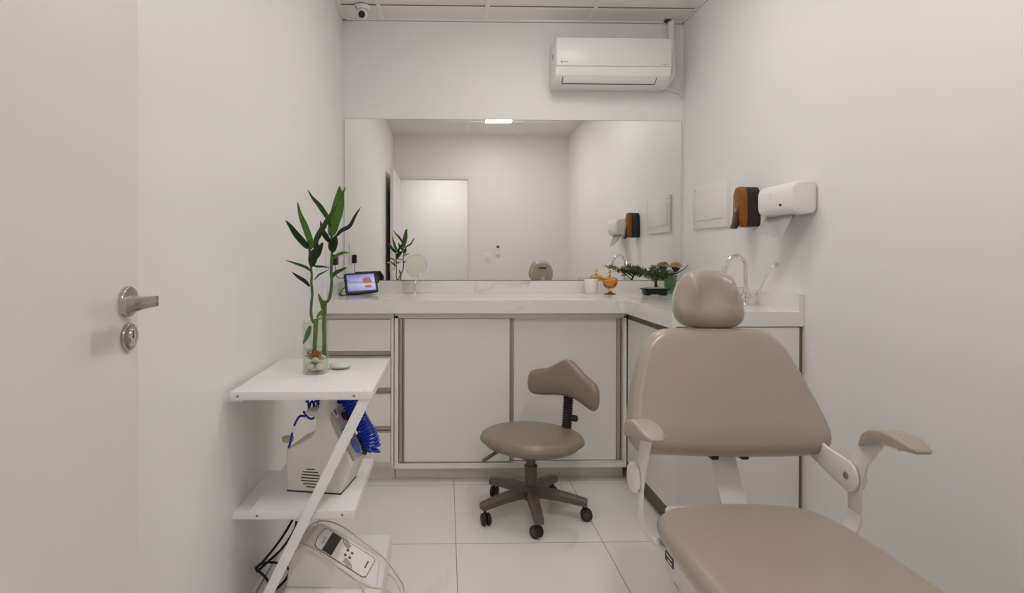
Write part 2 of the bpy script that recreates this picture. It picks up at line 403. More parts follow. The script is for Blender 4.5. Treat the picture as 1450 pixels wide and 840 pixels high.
# sliding door cabinet
t = thing('sliding_door_cabinet', 'wide cream base cabinet with two sliding doors under the mirror', 'cabinet', (.33, 3.2, 0))
xa, xb = -.264, .932
b = BM(); box(b, (xa, YC+.05, .085), (xb, YB-.004, .872))
box(b, (xa, YC-.004, .076), (xb, YC+.05, .102), .001); box(b, (xa, YC-.002, .846), (xb, YC+.05, .872), .001)
box(b, (xa, YC-.002, .09), (xa+.02, YC+.05, .86), .001); box(b, (.916, YC-.002, .09), (xb, YC+.05, .86), .001)
obj('body', b, 'cabframe', t, smooth=False)
b = BM(); box(b, (xa, 3.03, 0), (xb, YB-.01, .084)); obj('plinth', b, 'plinth', t, smooth=False)
b = BM(); box(b, (xa+.02, YC-.0065, .868), (xb, YC-.001, .873)); obj('track', b, 'alu', t, smooth=False)
b = BM(); box(b, (xa+.02, YC-.003, .103), (.916, YC-.001, .1055)); obj('track', b, 'alu', t, smooth=False)
for k, (x0, x1, y0, hx, hw, hs) in enumerate(((-.212, .326, YC+.006, -.240, .024, 1), (.350, .884, YC+.020, .886, .030, 1))):
    b = BM(); box(b, (x0-.002, y0, .107), (x1, y0+.014, .843), .001)
    d = obj('sliding_door', b, 'cab', t, smooth=False)
    hs_ = [(hx, hx+hw*.62, y0-.002, y0+.012), (hx+hw*.78, hx+hw, y0, y0+.012)]; gs_ = [(hx+hw*.62, hx+hw*.78, y0+.008, y0+.010)]
    if k == 0: hs_ += [(.326, .333, y0-.001, y0+.014), (.3365, .351, y0+.013, y0+.02)]; gs_.append((.333, .3365, y0+.006, y0+.012))
    else: gs_.append((hx+hw, hx+hw+.003, y0+.006, y0+.012))
    for q0, q1, q2, q3 in hs_:
        b = BM(); box(b, (q0, q2, .107), (q1, q3, .843), .001); obj('rail', b, 'alu', d, smooth=False)
    for q0, q1, q2, q3 in gs_:
        b = BM(); box(b, (q0, q2, .107), (q1, q3, .843)); obj('groove', b, 'alu_dark', d, smooth=False)
# sink cabinet along the right wall
XS, YE = .936, 2.3256
t = thing('sink_cabinet', 'cream sink cabinet along the right wall behind the treatment chair', 'cabinet', (1.2, 2.9, 0))
b = BM(); box(b, (XS+.02, YE+.019, .085), (XR-.004, YB-.004, .79)); box(b, (XS+.022, YE+.019, .79), (XS+.04, YC-.01, .872)); obj('body', b, 'cabframe', t, smooth=False)
b = BM(); box(b, (XS, YE, .004), (XR-.016, YE+.018, .878), .001); obj('end_panel', b, 'cab', t, smooth=False)
b = BM(); box(b, (XR-.014, YE+.006, .004), (XR-.001, YE+.018, .878)); obj('filler_gap', b, 'gold', t, smooth=False, label='dark brown gap strip beside the wall')
b = BM(); box(b, (XS, YE+.0185, .105), (XS+.018, YC-.006, .842), .001); obj('door', b, 'cab', t, smooth=False)
b = BM(); box(b, (XS+.002, YE+.0185, .845), (XS+.016, YC-.006, .868), .001); obj('rail', b, 'alu_dark', t, smooth=False)
b = BM(); box(b, (XS+.03, YE+.019, 0), (XS+.045, 3.02, .085)); obj('plinth', b, 'alu_dark', t, smooth=False)

# ================================================================== COUNTERTOP (one continuous L)
t = thing('countertop', 'L-shaped white marble-look countertop running under the mirror and right wall', 'countertop', (.5, 3.2, .88))
ZT, ZA, YA, XA = .941, .874, 2.932, .912
sx0, sx1, sy0, sy1 = 1.10, 1.27, 2.51, 2.78
b = BM()
box(b, (XL+.001, YA, ZT-.02), (XR-.001, YB-.001, ZT)); box(b, (XA, YE-.005, ZT-.02), (XR-.001, sy0, ZT)); box(b, (XA, sy0, ZT-.02), (sx0, sy1, ZT)); box(b, (sx1, sy0, ZT-.02), (XR-.001, sy1, ZT)); box(b, (XA, sy1, ZT-.02), (XR-.001, YA, ZT))
box(b, (XL+.001, YA, ZA), (XA+.02, YA+.018, ZT-.02)); box(b, (XA, YE-.005, ZA), (XA+.018, YA+.018, ZT-.02)); box(b, (XA+.018, YE-.005, ZA+.008), (XR-.001, YE+.013, ZT-.02))
obj('slab', b, 'marble', t, smooth=False)
b = BM()
box(b, (XL+.001, YB-.02, ZT), (XR-.001, YB-.0005, 1.0128)); box(b, (XR-.02, YE-.005, ZT), (XR-.001, YB-.02, 1.0128)); box(b, (XL+.001, YA+.02, ZT), (XL+.02, YB-.02, 1.0128))
obj('backsplash', b, 'marble', t, smooth=False)
b = BM()
box(b, (sx0-.004, sy0-.004, ZT-.118), (sx1+.004, sy1+.004, ZT-.11), .0); box(b, (sx0-.004, sy0-.004, ZT-.11), (sx0, sy1+.004, ZT-.001)); box(b, (sx1, sy0-.004, ZT-.11), (sx1+.004, sy1+.004, ZT-.001))
box(b, (sx0, sy0-.004, ZT-.11), (sx1, sy0, ZT-.001)); box(b, (sx0, sy1, ZT-.11), (sx1, sy1+.004, ZT-.001))
obj('sink_basin', b, 'alu', t, smooth=False)

# ================================================================== FAUCET
fx, fy = 1.378, 2.63
t = thing('faucet', 'chrome gooseneck faucet with long elbow lever behind the headrest', 'faucet', (fx, fy, ZT))
b = BM(); lathe(b, [(0, 0), (.026, 0), (.026, .006), (.017, .010), (.016, .035), (.02, .04), (.02, .056), (.014, .060), (.012, .085), (0, .086)], (fx, fy, ZT)); obj('base', b, 'chrome', t)
b = BM(); sp = spline([(fx, fy, ZT+.07), (fx, fy, ZT+.15), (fx-.004, fy, ZT+.195), (fx-.035, fy, ZT+.228), (fx-.072, fy, ZT+.218), (fx-.092, fy, ZT+.18), (fx-.096, fy, ZT+.162)], 8)
tube(b, sp, .0085, 14); cyl(b, (fx-.096, fy, ZT+.185), (fx-.099, fy, ZT+.15), .0115, n=20); obj('spout', b, 'chrome', t)
b = BM(); cyl(b, (fx, fy, ZT+.048), (fx+.042, fy-.01, ZT+.048), .012, n=18, bev=.002)
la = P(1071, 419, x=1.41); lb = P(1094, 377, x=1.43)
tube(b, spline([(fx+.036, fy-.01, ZT+.05), la+(lb-la)*.2, la+(lb-la)*.85, lb+Vector((.004, -.004, .002)), lb+Vector((.008, -.02, .006))], 8), .004, 10, rad=lambda s: .004+.0075*max(0, (s-.82)/.18)**.7)
obj('lever', b, 'chrome', t)

# ================================================================== AIR CONDITIONER
ax0, ax1 = .630, 1.303
t = thing('air_conditioner', 'white split air conditioner unit high on the back wall', 'air conditioner', (.96, YB, 2.18))
prof = [(YB-.001, 2.178), (3.425, 2.172), (3.385, 2.182), (3.345, 2.215), (3.327, 2.26), (3.327, 2.415), (3.34, 2.428), (YB-.001, 2.43)]
b = BM(); prism(b, [(p[0], p[1]) for p in prof], ax1-ax0, .004, Matrix(((0, 0, 1, ax0), (1, 0, 0, 0), (0, 1, 0, 0), (0, 0, 0, 1))))
obj('casing', b, 'white', t)
b = BM(); box(b, (ax0+.004, 3.318, 2.262), (ax1-.003, 3.3265, 2.423), .003); obj('front_panel', b, 'acwhite', t)
ld = Vector((0, 3.345-3.385, 2.215-2.182)); ld.normalize()
b = BM(); mt = frame((ax0+.05, 3.3865, 2.1795), (1, 0, 0), (0, -.64, -.77))
box(b, (0, .002, 0), (ax1-ax0-.13, .046, .003), .001, mtx=mt); obj('louver', b, 'white', t)
b = BM(); box(b, (0, -.0035, -.001), (ax1-ax0-.13, .001, .0022), mtx=mt); box(b, (-.004, -.0035, -.001), (-.0015, .044, .0022), mtx=mt)
box(b, (ax1-ax0-.1285, -.0035, -.001), (ax1-ax0-.1265, .044, .0022), mtx=mt); obj('air_slot', b, 'dark', t)
b = BM(); box(b, (ax0+.027, 3.3172, 2.279), (ax0+.037, 3.3182, 2.289)); 
for k in range(4): box(b, (ax0+.042+k*.0065, 3.3172, 2.281), (ax0+.0465+k*.0065, 3.3182, 2.287))
M['badge'] = mat('grey badge print', (.28, .27, .25), .4)
obj('logo', b, 'badge', t, smooth=False, label='small grey badge')
b = BM()
for k in range(7): box(b, (ax1-.060+k*.0055, 3.3172, 2.272), (ax1-.0565+k*.0055, 3.3182, 2.2745))
obj('model_lettering', b, 'badge', t, smooth=False, label='tiny grey lettering')
b = BM(); cyl(b, (ax0-.0005, 3.42, 2.345), (ax0+.0005, 3.42, 2.345), .02, n=4); obj('sticker', b, mat('blue sticker', (.20, .30, .65), .5), t, smooth=False, label='blue energy sticker')
# insulated pipe and drain hose
pp = [P(950.5, 32, y=3.50), P(950.5, 60, y=3.49), P(952, 90, y=3.47), P(951, 105, y=3.45), P(944, 118, y=3.44), P(934, 124, y=3.44)]
pp[0].z = ZC+.002
t = thing('insulated_pipe', 'white wrapped refrigerant pipe from the ceiling to the air conditioner', 'pipe', pp[0])
b = BM(); tube(b, spline(pp, 8), .0195, 18); obj('wrap', b, 'white', t)
b = BM(); q = P(947, 31, y=3.49); lathe(b, [(0, 0), (.024, 0), (.024, .002), (0, .002)], (q.x-.004, 3.494, ZC-.0045)); obj('ceiling_hole', b, 'dark', t, label='dark cut-out in the ceiling panel')
b = BM(); dp = [P(938, 123, y=3.49), P(948, 126, y=3.515), P(958, 130, y=3.523), P(966, 135, y=3.527), P(971, 139, y=3.53)]
dp[-1] = Vector((XR-.004, 3.50, P(971, 139, y=3.5).z))
tube(b, spline(dp, 8), .0065, 10); cyl(b, dp[-1]+Vector((-.006, 0, 0)), dp[-1]+Vector((.002, 0, 0)), .012, n=16)
o = obj('drain_hose', b, 'white', loc=dp[0]); tag(o, 'thin white drain hose running from the air conditioner into the corner', 'hose')

# ================================================================== SECURITY CAMERA
sc = P(511, 29, y=3.30)
t = thing('security_camera', 'small white dome security camera on the ceiling corner', 'security camera', (sc.x, 3.33, ZC))
b = BM(); lathe(b, [(0, 0), (.045, 0), (.045, -.012), (.038, -.020), (0, -.021)], (sc.x, 3.34, ZC-.0012), 32); obj('mount', b, 'white', t)
b = BM(); sph(b, (sc.x, 3.335, ZC-.048), .034, n=28); obj('dome', b, 'white', t)
b = BM(); aim = (Vector((0, 0, H))-Vector((sc.x, 3.335, ZC-.048))).normalized(); c0 = Vector((sc.x, 3.335, ZC-.048))
cyl(b, c0+aim*.026, c0+aim*.037, .0195, n=28, bev=.002); obj('lens', b, 'black', t)
b = BM(); cyl(b, (sc.x-.028, 3.315, ZC-.022), (sc.x-.031, 3.305, ZC-.014), .005, n=10); obj('screw', b, 'screw', t)

# ================================================================== RIGHT WALL FITTINGS
t = thing('electrical_panel', 'white electrical distribution panel flush on the right wall', 'electrical panel', (XR, 3.15, 1.44))
b = BM(); box(b, (XR-.016, 2.938, 1.322), (XR, 3.352, 1.565), .003); obj('frame', b, 'white', t)
b = BM(); box(b, (XR-.0215, 2.985, 1.368), (XR-.0155, 3.325, 1.515), .002); obj('cover', b, 'white', t)
b = BM(); box(b, (XR-.0225, 3.10, 1.366), (XR-.0205, 3.20, 1.371)); box(b, (XR-.0172, 2.98, 1.517), (XR-.0158, 3.325, 1.5185)); box(b, (XR-.0172, 2.9365, 1.325), (XR-.0150, 2.9385, 1.605-.04)); obj('gap', b, 'plinth', t, smooth=False)
b = BM(); cyl(b, (XR-.0172, 3.318, 1.541), (XR-.0155, 3.318, 1.541), .006, n=12); obj('badge', b, mat('grey blue badge', (.35, .42, .5), .4), t)
# soap dispenser
sy, sz = 2.695, 1.40
t = thing('soap_dispenser', 'smoked amber wall soap dispenser between the panel and towel dispenser', 'soap dispenser', (XR, sy, sz))
out = [(-.046, -.088), (-.048, .03), (-.044, .065), (-.025, .090), (.0, .094), (.025, .090), (.044, .065), (.048, .03), (.046, -.088), (0, -.09)]
b = BM(); mt = frame((XR-.072, sy, sz), (0, -1, 0), (-1, 0, 0))
cushion(b, out, .030, .010, .006, mt, n=4); obj('cover', b, 'amber_dark', t)
b = BM(); cushion(b, [(p[0]*.985, p[1]*.985) for p in out], .070, .004, .0, frame((XR-.0355, sy, sz), (0, -1, 0), (-1, 0, 0))); obj('back_housing', b, mat('dark smoked plastic', (.016, .008, .005), .15), t)
b = BM(); box(b, (XR-.078, sy-.036, sz-.08), (XR-.0706, sy-.002, sz+.066), .003, 3); obj('reservoir', b, mat('dark soap reservoir', (.05, .018, .006), .3), t)
b = BM(); prism(b, [(0, .03), (.012, .03), (.026, -.055), (.036, -.082), (.020, -.086), (.004, -.05)], .046, .003, Matrix(((-1, 0, 0, XR-.078), (0, 0, 1, sy-.023), (0, 1, 0, sz-.02), (0, 0, 0, 1)))); obj('push_lever', b, mat('dark brown plastic', (.05, .018, .012), .2), t)
# towel dispenser
t = thing('towel_dispenser', 'white paper towel dispenser on the right wall', 'towel dispenser', (XR, 2.37, 1.40))
ty0, ty1 = 2.235, 2.485
prof = [(0, -.035), (.004, -.052), (.018, -.062), (.080, -.062), (.097, -.052), (.106, -.030), (.106, .030), (.100, .052), (.084, .066), (.020, .072), (.005, .060), (0, .045)]
b = BM(); prism(b, prof, ty1-ty0, .012, Matrix(((-1, 0, 0, XR-.001), (0, 0, 1, ty0), (0, 1, 0, 1.398), (0, 0, 0, 1))), 4); obj('housing', b, 'white', t, angle=50)
b = BM(); box(b, (XR-.109, ty0+.105, 1.358), (XR-.1062, ty0+.112, 1.368+.005)); q = P(1105, 290.5, x=XR-.107)
bq = BM(); box(bq, (XR-.1088, q.y-.007, q.z-.0045), (XR-.1065, q.y+.007, q.z+.0045)); obj('sensor_window', bq, 'black', t)
b.free(); b = BM(); q = P(1091.5, 282, x=XR-.107); box(b, (XR-.1078, q.y-.002, q.z-.022), (XR-.1062, q.y+.002, q.z+.022)); obj('level_slot', b, 'plinth', t)
b = BM()
for k in range(2):
    x0 = XR-.060-.010*k
    n = 14; v = []
    for i in range(n+1):
        s = i/n; y = ty0+.045+s*.20
        row = []
        for jx in range(5):
            tt = jx/4
            zz = 1.3365-tt*(.072+.018*k+.010*math.sin(3*s+k)-.022*s); row.append(b.verts.new((x0-.030*tt-.005*math.sin(6*s+2*tt), y+.02*tt, zz)))
        v.append(row)
    for i in range(n):
        for jx in range(4): b.faces.new((v[i][jx], v[i+1][jx], v[i+1][jx+1], v[i][jx+1]))
bmesh.ops.solidify(b, geom=b.faces[:], thickness=.0012)
o = obj('paper_towel', b, 'paper', loc=(XR-.06, 2.33, 1.33)); tag(o, 'white folded paper towel hanging out of the towel dispenser', 'paper towel')

# ================================================================== LEFT WALL OUTLET, ADAPTER, CABLE
t = thing('wall_outlet', 'white outlet plate on the left wall above the counter', 'outlet', (XL, 3.15, 1.19))
b = BM(); box(b, (XL, 3.03, 1.115), (XL+.008, 3.30, 1.245), .003); obj('plate', b, 'white', t)
for y0 in (3.06, 3.235):
    b = BM(); box(b, (XL+.0085, y0, 1.15), (XL+.010, y0+.04, 1.21), .0007); obj('socket_insert', b, 'shelf', t)
b = BM(); box(b, (XL+.0085, 3.175, 1.115), (XL+.036, 3.225, 1.172), .004); o = obj('power_adapter', b, 'black', loc=(XL+.02, 3.2, 1.14)); tag(o, 'black power adapter plugged into the left wall outlet', 'power adapter')
b = BM()
cp = [(XL+.022, 3.2, 1.118), (XL+.022, 3.2, 1.075), (XL+.034, 3.205, 1.045), (XL+.06, 3.25, 1.040), (-.56, 3.33, 1.02), (-.55, 3.36, 1.00), (-.59, 3.33, .975), (-.605, 3.29, .9465), (-.59, 3.27, .9445), (-.56, 3.29, .9445), (-.53, 3.34, .9445), (-.545, 3.36, .965), (-.58, 3.325, .985), (-.598, 3.27, .9455), (-.57, 3.255, .9445), (-.53, 3.30, .9445), (-.50, 3.36, .95)]
tube(b, spline(cp, 8), .0022, 8); o = obj('power_cable', b, 'black', loc=cp[0]); tag(o, 'thin black cable looping behind the smart display', 'cable')

# ================================================================== SMART DISPLAY
# screen corners from the photo, the screen leans back on its stand
A = P(491, 388.5, y=3.345); 
org = P(511.5, 400.5, y=3.34)
ex = Vector((.93, .33, .05)).normalized(); ey = Vector((-.30, .34, .87)); ez = ex.cross(ey).normalized(); ey = ez.cross(ex).normalized()
mt = Matrix((ex, ey, ez)).transposed().to_4x4(); mt.translation = org
t = thing('smart_display', 'black smart display with blue screen at the counter left end', 'smart display', (org.x, org.y+.02, ZT))
b = BM(); hw, hh = .094, .0635
def rrect(w, h, r, n=5):
    o = []
    for cx, cy, a0 in ((w-r, h-r, 0), (-w+r, h-r, 90), (-w+r, -h+r, 180), (w-r, -h+r, 270)):
        for k in range(n+1):
            a = R(a0+90*k/n); o.append((cx+r*math.cos(a), cy+r*math.sin(a)))
    return o
prism(b, rrect(hw, hh, .014), -.014, .003, mt); obj('bezel', b, 'black', t)
b = BM(); prism(b, rrect(.080, .036, .02), -.05, .004, mt @ Matrix.Translation((.006, -.012, -.012)))
prism(b, [(-.03, .040), (.100, .040), (.116, .0), (.106, -.03), (-.02, -.03)], -.018, .003, mt @ Matrix.Translation((0, .030, -.016))); obj('stand', b, 'black', t)
# picture on the screen
sm = bpy.data.materials.new('screen picture'); sm.use_nodes = True; nt = sm.node_tree; pb = nt.nodes['Principled BSDF']
tc = nt.nodes.new('ShaderNodeTexCoord'); sepn = nt.nodes.new('ShaderNodeSeparateXYZ'); nt.links.new(tc.outputs['Generated'], sepn.inputs[0])
rmp = nt.nodes.new('ShaderNodeValToRGB'); nt.links.new(sepn.outputs[2], rmp.inputs[0])
el = rmp.color_ramp.elements; el[0].position = 0; el[0].color = (.20, .20, .75, 1); el[1].position = 1; el[1].color = (.13, .14, .62, 1)
for p_, c_ in ((.12, (.45, .45, .80, 1)), (.40, (.62, .62, .82, 1)), (.50, (.30, .30, .72, 1)), (.62, (.55, .50, .78, 1)), (.8, (.30, .30, .78, 1))):
    e = el.new(p_); e.color = c_
nt.links.new(rmp.outputs[0], pb.inputs['Emission Color']); pb.inputs['Emission Strength'].default_value = .62
pb.inputs['Base Color'].default_value = (.02, .02, .03, 1); pb.inputs['Roughness'].default_value = .15
b = BM(); box(b, (-.080, -.049, .0003), (.080, .052, .0010), mtx=mt); scr = obj('screen', b, sm, t, smooth=False)
b = BM()
prism(b, [(.008, .000), (.010, .022), (.016, .028), (.022, .024), (.026, .033), (.034, .034), (.040, .028), (.046, .036), (.054, .024), (.060, .010), (.064, -.003), (.03, -.006)], .0004, 0, mt @ Matrix.Translation((0, 0, .0011)))
prism(b, [(.016, -.020), (.034, -.017), (.056, -.018), (.058, -.028), (.046, -.035), (.02, -.031)], .0004, 0, mt @ Matrix.Translation((0, 0, .0011)))
obj('rock_picture', b, emis('rock picture', (.26, .115, .05), .6), scr, smooth=False, label='brown rocks shown on the screen')

# ================================================================== VANITY MIRROR
vb = P(588, 415, z=ZT); vb.y = 3.455; vb.x = -.187
t = thing('vanity_mirror', 'small round chrome tabletop mirror on the counter', 'mirror', (vb.x, vb.y, ZT))
b = BM(); lathe(b, [(0, 0), (.062, 0), (.062, .004), (.05, .007), (.012, .010), (0, .011)], (vb.x, vb.y, ZT)); obj('base', b, 'chrome', t)
b = BM(); cyl(b, (vb.x, vb.y, ZT+.008), (vb.x, vb.y, ZT+.062), .007, n=16)
vc = P(588.5, 375.5, y=vb.y-.012); rx = .062
ax = Vector((.80, .18, .57)).normalized(); nrm = Vector((.22, -.93, .12)); nrm = (nrm-ax*nrm.dot(ax)).normalized(); oth = nrm.cross(ax)
arc = [vc+ax*(rx+.006)*math.cos(a)*s_+0*oth for a, s_ in ()]
yk = [vc-ax*(rx+.005)] + [vc+(-ax*math.cos(a)+(-oth if oth.z > 0 else oth)*math.sin(a))*(rx+.006) for a in [R(20), R(40), R(60)]]
tube(b, spline([yk[0], yk[1], yk[2], yk[3], Vector((vb.x, vb.y, ZT+.06))], 8), .0025, 8); obj('stem', b, 'chrome', t)
b = BM(); mt = frame(vc, ax, nrm)
tt = BM(); bmesh.ops.create_cone(tt, cap_ends=False, segments=48, radius1=rx, radius2=rx, depth=.008); add(b, tt, mt.copy())
prof = [(rx-.003, -.006), (rx+.001, -.005), (rx+.002, 0), (rx+.001, .005), (rx-.003, .006), (rx-.004, 0), (rx-.003, -.006)]
tt = BM(); lathe(tt, prof, n=48); add(b, tt, mt); obj('rim', b, 'chrome', t)
b = BM(); cyl(b, (0, 0, -.003), (0, 0, .003), rx-.002, n=48, mtx=mt); obj('mirror_glass', b, mat('small mirror glass', (.66, .68, .60), .05, metal=1, var=0), t)

# ================================================================== COUNTER ORNAMENTS
bw = Vector((.962, 3.375, ZT))
t = thing('sugar_bowl', 'small footed amber glass bowl with lid on the counter', 'glass bowl', bw)
b = BM(); lathe(b, [(0, 0), (.034, 0), (.035, .003), (.02, .008), (.009, .014), (.008, .024), (.012, .030), (.030, .042), (.040, .058), (.043, .075), (.042, .084), (.038, .084), (.037, .06), (.026, .046), (0, .038)], bw, 48, flute=16, fd=.02); obj('bowl', b, 'amber', t)
b = BM(); lathe(b, [(.043, .0855), (.040, .094), (.026, .103), (.010, .107), (.006, .112), (.006, .116), (.010, .124), (.009, .134), (.003, .144), (0, .145)], bw, 48); obj('lid', b, 'amber', t)
cu = Vector((.865, 3.43, ZT)); b = BM(); lathe(b, [(0, 0), (.030, 0), (.036, .01), (.040, .05), (.041, .088), (.038, .088), (.035, .05), (.030, .012), (0, .008)], cu, 32)
o = obj('glass_cup', b, 'frost', loc=cu); tag(o, 'milky white glass cup left of the amber bowl', 'cup')
bn = Vector((1.205, 3.315, ZT))
t = thing('bonsai_pot', 'shallow black footed bonsai pot on the counter corner', 'pot', bn)
b = BM()
prism(b, [(-.078, 0.008), (.078, .008), (.080, .040), (.100, .046), (.100, .053), (-.100, .053), (-.100, .046), (-.085, .040)], .07, .002, Matrix(((.78, 0, 0, bn.x), (0, 0, 1, bn.y-.035), (0, .75, 0, bn.z), (0, 0, 0, 1))))
for sx in (-1, 1):
    for sy_ in (-1, 1): box(b, (bn.x+sx*.045-.012, bn.y+sy_*.026-.007, ZT), (bn.x+sx*.045+.012, bn.y+sy_*.026+.007, ZT+.009), .002)
obj('bowl', b, 'pot', t)
b = BM(); cushion(b, rrect(.060, .030, .01), .006, .003, .003, Matrix.Translation(bn+Vector((0, 0, .040)))); obj('soil', b, mat('pale gravel', (.45, .42, .36), .9, var=.3, vscale=120, bump=.8, bscale=200), t)
# bonsai tree
t = thing('bonsai_tree', 'dark green juniper bonsai spreading over its black pot', 'bonsai', bn+Vector((0, 0, .042)))
def px(u, v, y): return P(u, v, y=y)
b = BM(); base = px(929.5, 407, 3.315)
tube(b, spline([base+Vector((0, 0, -.004)), px(928.5, 402, 3.315), px(930, 396, 3.32), px(934, 388, 3.32)], 6), .006, 8, rad=lambda s: .012-.007*min(1, s*1.6))
tube(b, spline([px(929, 402, 3.315), px(925, 397, 3.31), px(920, 392, 3.3)], 5), .003, 7)
tube(b, spline([px(933, 390, 3.32), px(950, 389, 3.32), px(962, 385, 3.31), px(970, 380, 3.30), px(974.5, 375, 3.29)], 6), .003, 7, rad=lambda s: .0045-.003*s)
tube(b, spline([px(929, 396, 3.32), px(918, 388, 3.33), px(908, 385, 3.33), px(893, 379, 3.33)], 6), .003, 7, rad=lambda s: .004-.0025*s)
tube(b, spline([px(929, 392, 3.32), px(925, 383, 3.32), px(928, 375, 3.31)], 5), .002, 6)
obj('trunk', b, 'bark', t)
b = BM(); rnd = random.Random(3)
def sprig(bm, p, d, n, ln, w):
    d = d.normalized()
    for _ in range(n):
        dd = (d+Vector((rnd.gauss(0, .5), rnd.gauss(0, .5), rnd.gauss(0, .35)+.1))).normalized()
        s = dd.orthogonal().normalized(); s2 = dd.cross(s); q = p+Vector((rnd.gauss(0, .006), rnd.gauss(0, .006), rnd.gauss(0, .004))); L = ln*rnd.uniform(.6, 1.2)
        r3 = [bm.verts.new(q+(s*math.cos(a)+s2*math.sin(a))*w) for a in (0, 2.1, 4.2)]; mid = [bm.verts.new(q+dd*L*.5+(s*math.cos(a)+s2*math.sin(a))*w*1.2) for a in (0, 2.1, 4.2)]
        tip = bm.verts.new(q+dd*L)
        for k in range(3): bm.faces.new((r3[k], r3[(k+1) % 3], mid[(k+1) % 3], mid[k])); bm.faces.new((mid[k], mid[(k+1) % 3], tip))
        bm.faces.new(r3[::-1])
clus = [(920, 391, 30, 5), (925, 388, 40, 6), (932, 387, 50, 7), (939, 388, 42, 5), (944, 389, 30, 4), (936, 392, 26, 5), (917, 387, 20, 4), (924, 381, 18, 3), (931, 382, 20, 3), (938, 384, 14, 3), (943, 392, 18, 4), (951, 389, 12, 3), (912, 386, 14, 4), (905, 384, 12, 3.5), (898, 381.5, 10, 3)]
for u, v, n, s in clus:
    for _ in range(int(n*.62)):
        p = px(u+rnd.gauss(0, s*.75), v+rnd.gauss(0, s*.45), 3.315+rnd.gauss(0, .026))
        sprig(b, p, Vector(((u-931)*.03, rnd.gauss(0, .4), .35)), 5, .018, .0016)
for k in range(14):
    s = k/13; p = px(905-22*s, 384-5*s, 3.33); sprig(b, p, Vector((-1, -.1, .25)), 3, .014, .0014)
obj('foliage', b, 'juniper', t)
# flower vase and dried flowers
vz = Vector((1.338, 3.43, ZT))
t = thing('green_vase', 'green ribbed glass vase in the counter corner behind the bonsai', 'vase', vz)
b = BM(); lathe(b, [(0, 0), (.024, 0), (.027, .01), (.030, .04), (.034, .075), (.040, .100), (.044, .115), (.041, .115), (.036, .098), (.030, .075), (.026, .04), (0, .012)], vz, 36, flute=9, fd=.05); obj('body', b, 'greenglass', t)
t = thing('dried_flowers', 'cream dried flower heads standing in the green vase', 'flowers', vz+Vector((0, 0, .02)))
b = BM(); rnd = random.Random(5)
fh = [px(957, 377.5, 3.43)]
for h_ in fh:
    pass
tube(b, spline([vz+Vector((0, 0, .02)), vz+Vector((.0, 0, .09)), fh[0]+Vector((0, 0, -.02))], 5), .003, 6)
lathe(b, [(0, -.034), (.012, -.030), (.024, -.012), (.022, -.002), (0, 0)], fh[0], 16); obj('stalk', b, 'flower_base', t)
b = BM()
for _ in range(170):
    a = rnd.uniform(0, 2*PI); r_ = .036*math.sqrt(rnd.random()); p = fh[0]+Vector((r_*math.cos(a), r_*math.sin(a), .018*(1-(r_/.036)**2)+rnd.uniform(-.006, .008))); sph(b, p, rnd.uniform(.0022, .0052), n=6)
obj('flower_head', b, 'flower', t, smooth=False)

# ================================================================== STOOL
SC = Vector((.383, 2.60, 0))
t = thing('swivel_stool', 'low taupe swivel stool with backrest on a five-wheel base', 'stool', SC)
b = BM(); lathe(b, [(0, .075), (.040, .075), (.046, .085), (.046, .130), (.036, .136), (0, .137)], SC); 
obj('hub', b, 'taupe_plastic', t)
angs = [(-90, .232), (-16, .240), (56, .255), (130, .242), (203, .238)]
for a, ln in angs:
    d = Vector((math.cos(R(a)), math.sin(R(a)), 0)); s = Vector((-d.y, d.x, 0))
    b = BM(); rings = []
    for q in range(9):
        s_ = q/8; r_ = .03+(ln-.02)*s_; zt_ = .128-.034*s_**1.5; th = .042-.012*s_; w = .026-.007*s_
        c = SC+d*r_; pr_ = []
        for (du, dv) in ((-1, -1), (-1, .4), (-.6, 1), (.6, 1), (1, .4), (1, -1)):
            pr_.append(b.verts.new(c+s*w*du+Vector((0, 0, zt_-th/2+dv*th/2))))
        rings.append(pr_)
    for x, y in zip(rings, rings[1:]):
        for k in range(6): b.faces.new((x[k], x[(k+1) % 6], y[(k+1) % 6], y[k]))
    b.faces.new(rings[0]); b.faces.new(rings[-1][::-1]); bmesh.ops.recalc_face_normals(b, faces=b.faces[:])
    lg = obj('leg', b, 'taupe_plastic', t)
    b = BM(); c = SC+d*(ln-.006); ca = Vector((math.cos(R(a*3+40)), math.sin(R(a*3+40)), 0))*.012
    wd = Vector((-ca.y, ca.x, 0)).normalized()
    wc = c+ca+Vector((0, 0, .0262))
    cyl(b, c+Vector((0, 0, .03)), c+Vector((0, 0, .075)), .0065, n=10)
    for sg in (-1, 1): cyl(b, wc+wd*sg*.004, wc+wd*sg*.018, .0258, n=28, bev=.004)
    cs = obj('caster', b, 'rubber', lg)
    b = BM()
    b.free()
    for sg in (-1, 1):
        b = BM(); cyl(b, wc+wd*sg*.0175, wc+wd*sg*.0198, .017, .013, n=24); obj('wheel_cap', b, 'wheel', lg)
b = BM(); cyl(b, SC+Vector((0, 0, .10)), SC+Vector((0, 0, .222)), .029, .027, n=28, bev=.002); cyl(b, SC+Vector((0, 0, .216)), SC+Vector((0, 0, .224)), .0295, n=28); obj('column_sleeve', b, 'taupe_plastic', t)
b = BM(); cyl(b, SC+Vector((0, 0, .22)), SC+Vector((0, 0, .285)), .0215, n=24); obj('gas_column', b, 'taupe_plastic', t)
so = Vector((.392, 2.60, 0))
b = BM(); a0 = R(35)
seat_dir = Vector((-.85, -.53, 0)).normalized()     # the way the sitter faces
box(b, (-.09, -.055, -.012), (.17, .055, .012), .006, mtx=frame(SC+Vector((.01, 0, .286)), -seat_dir, (0, 0, 1))); obj('tilt_plate', b, 'taupe_plastic', t)
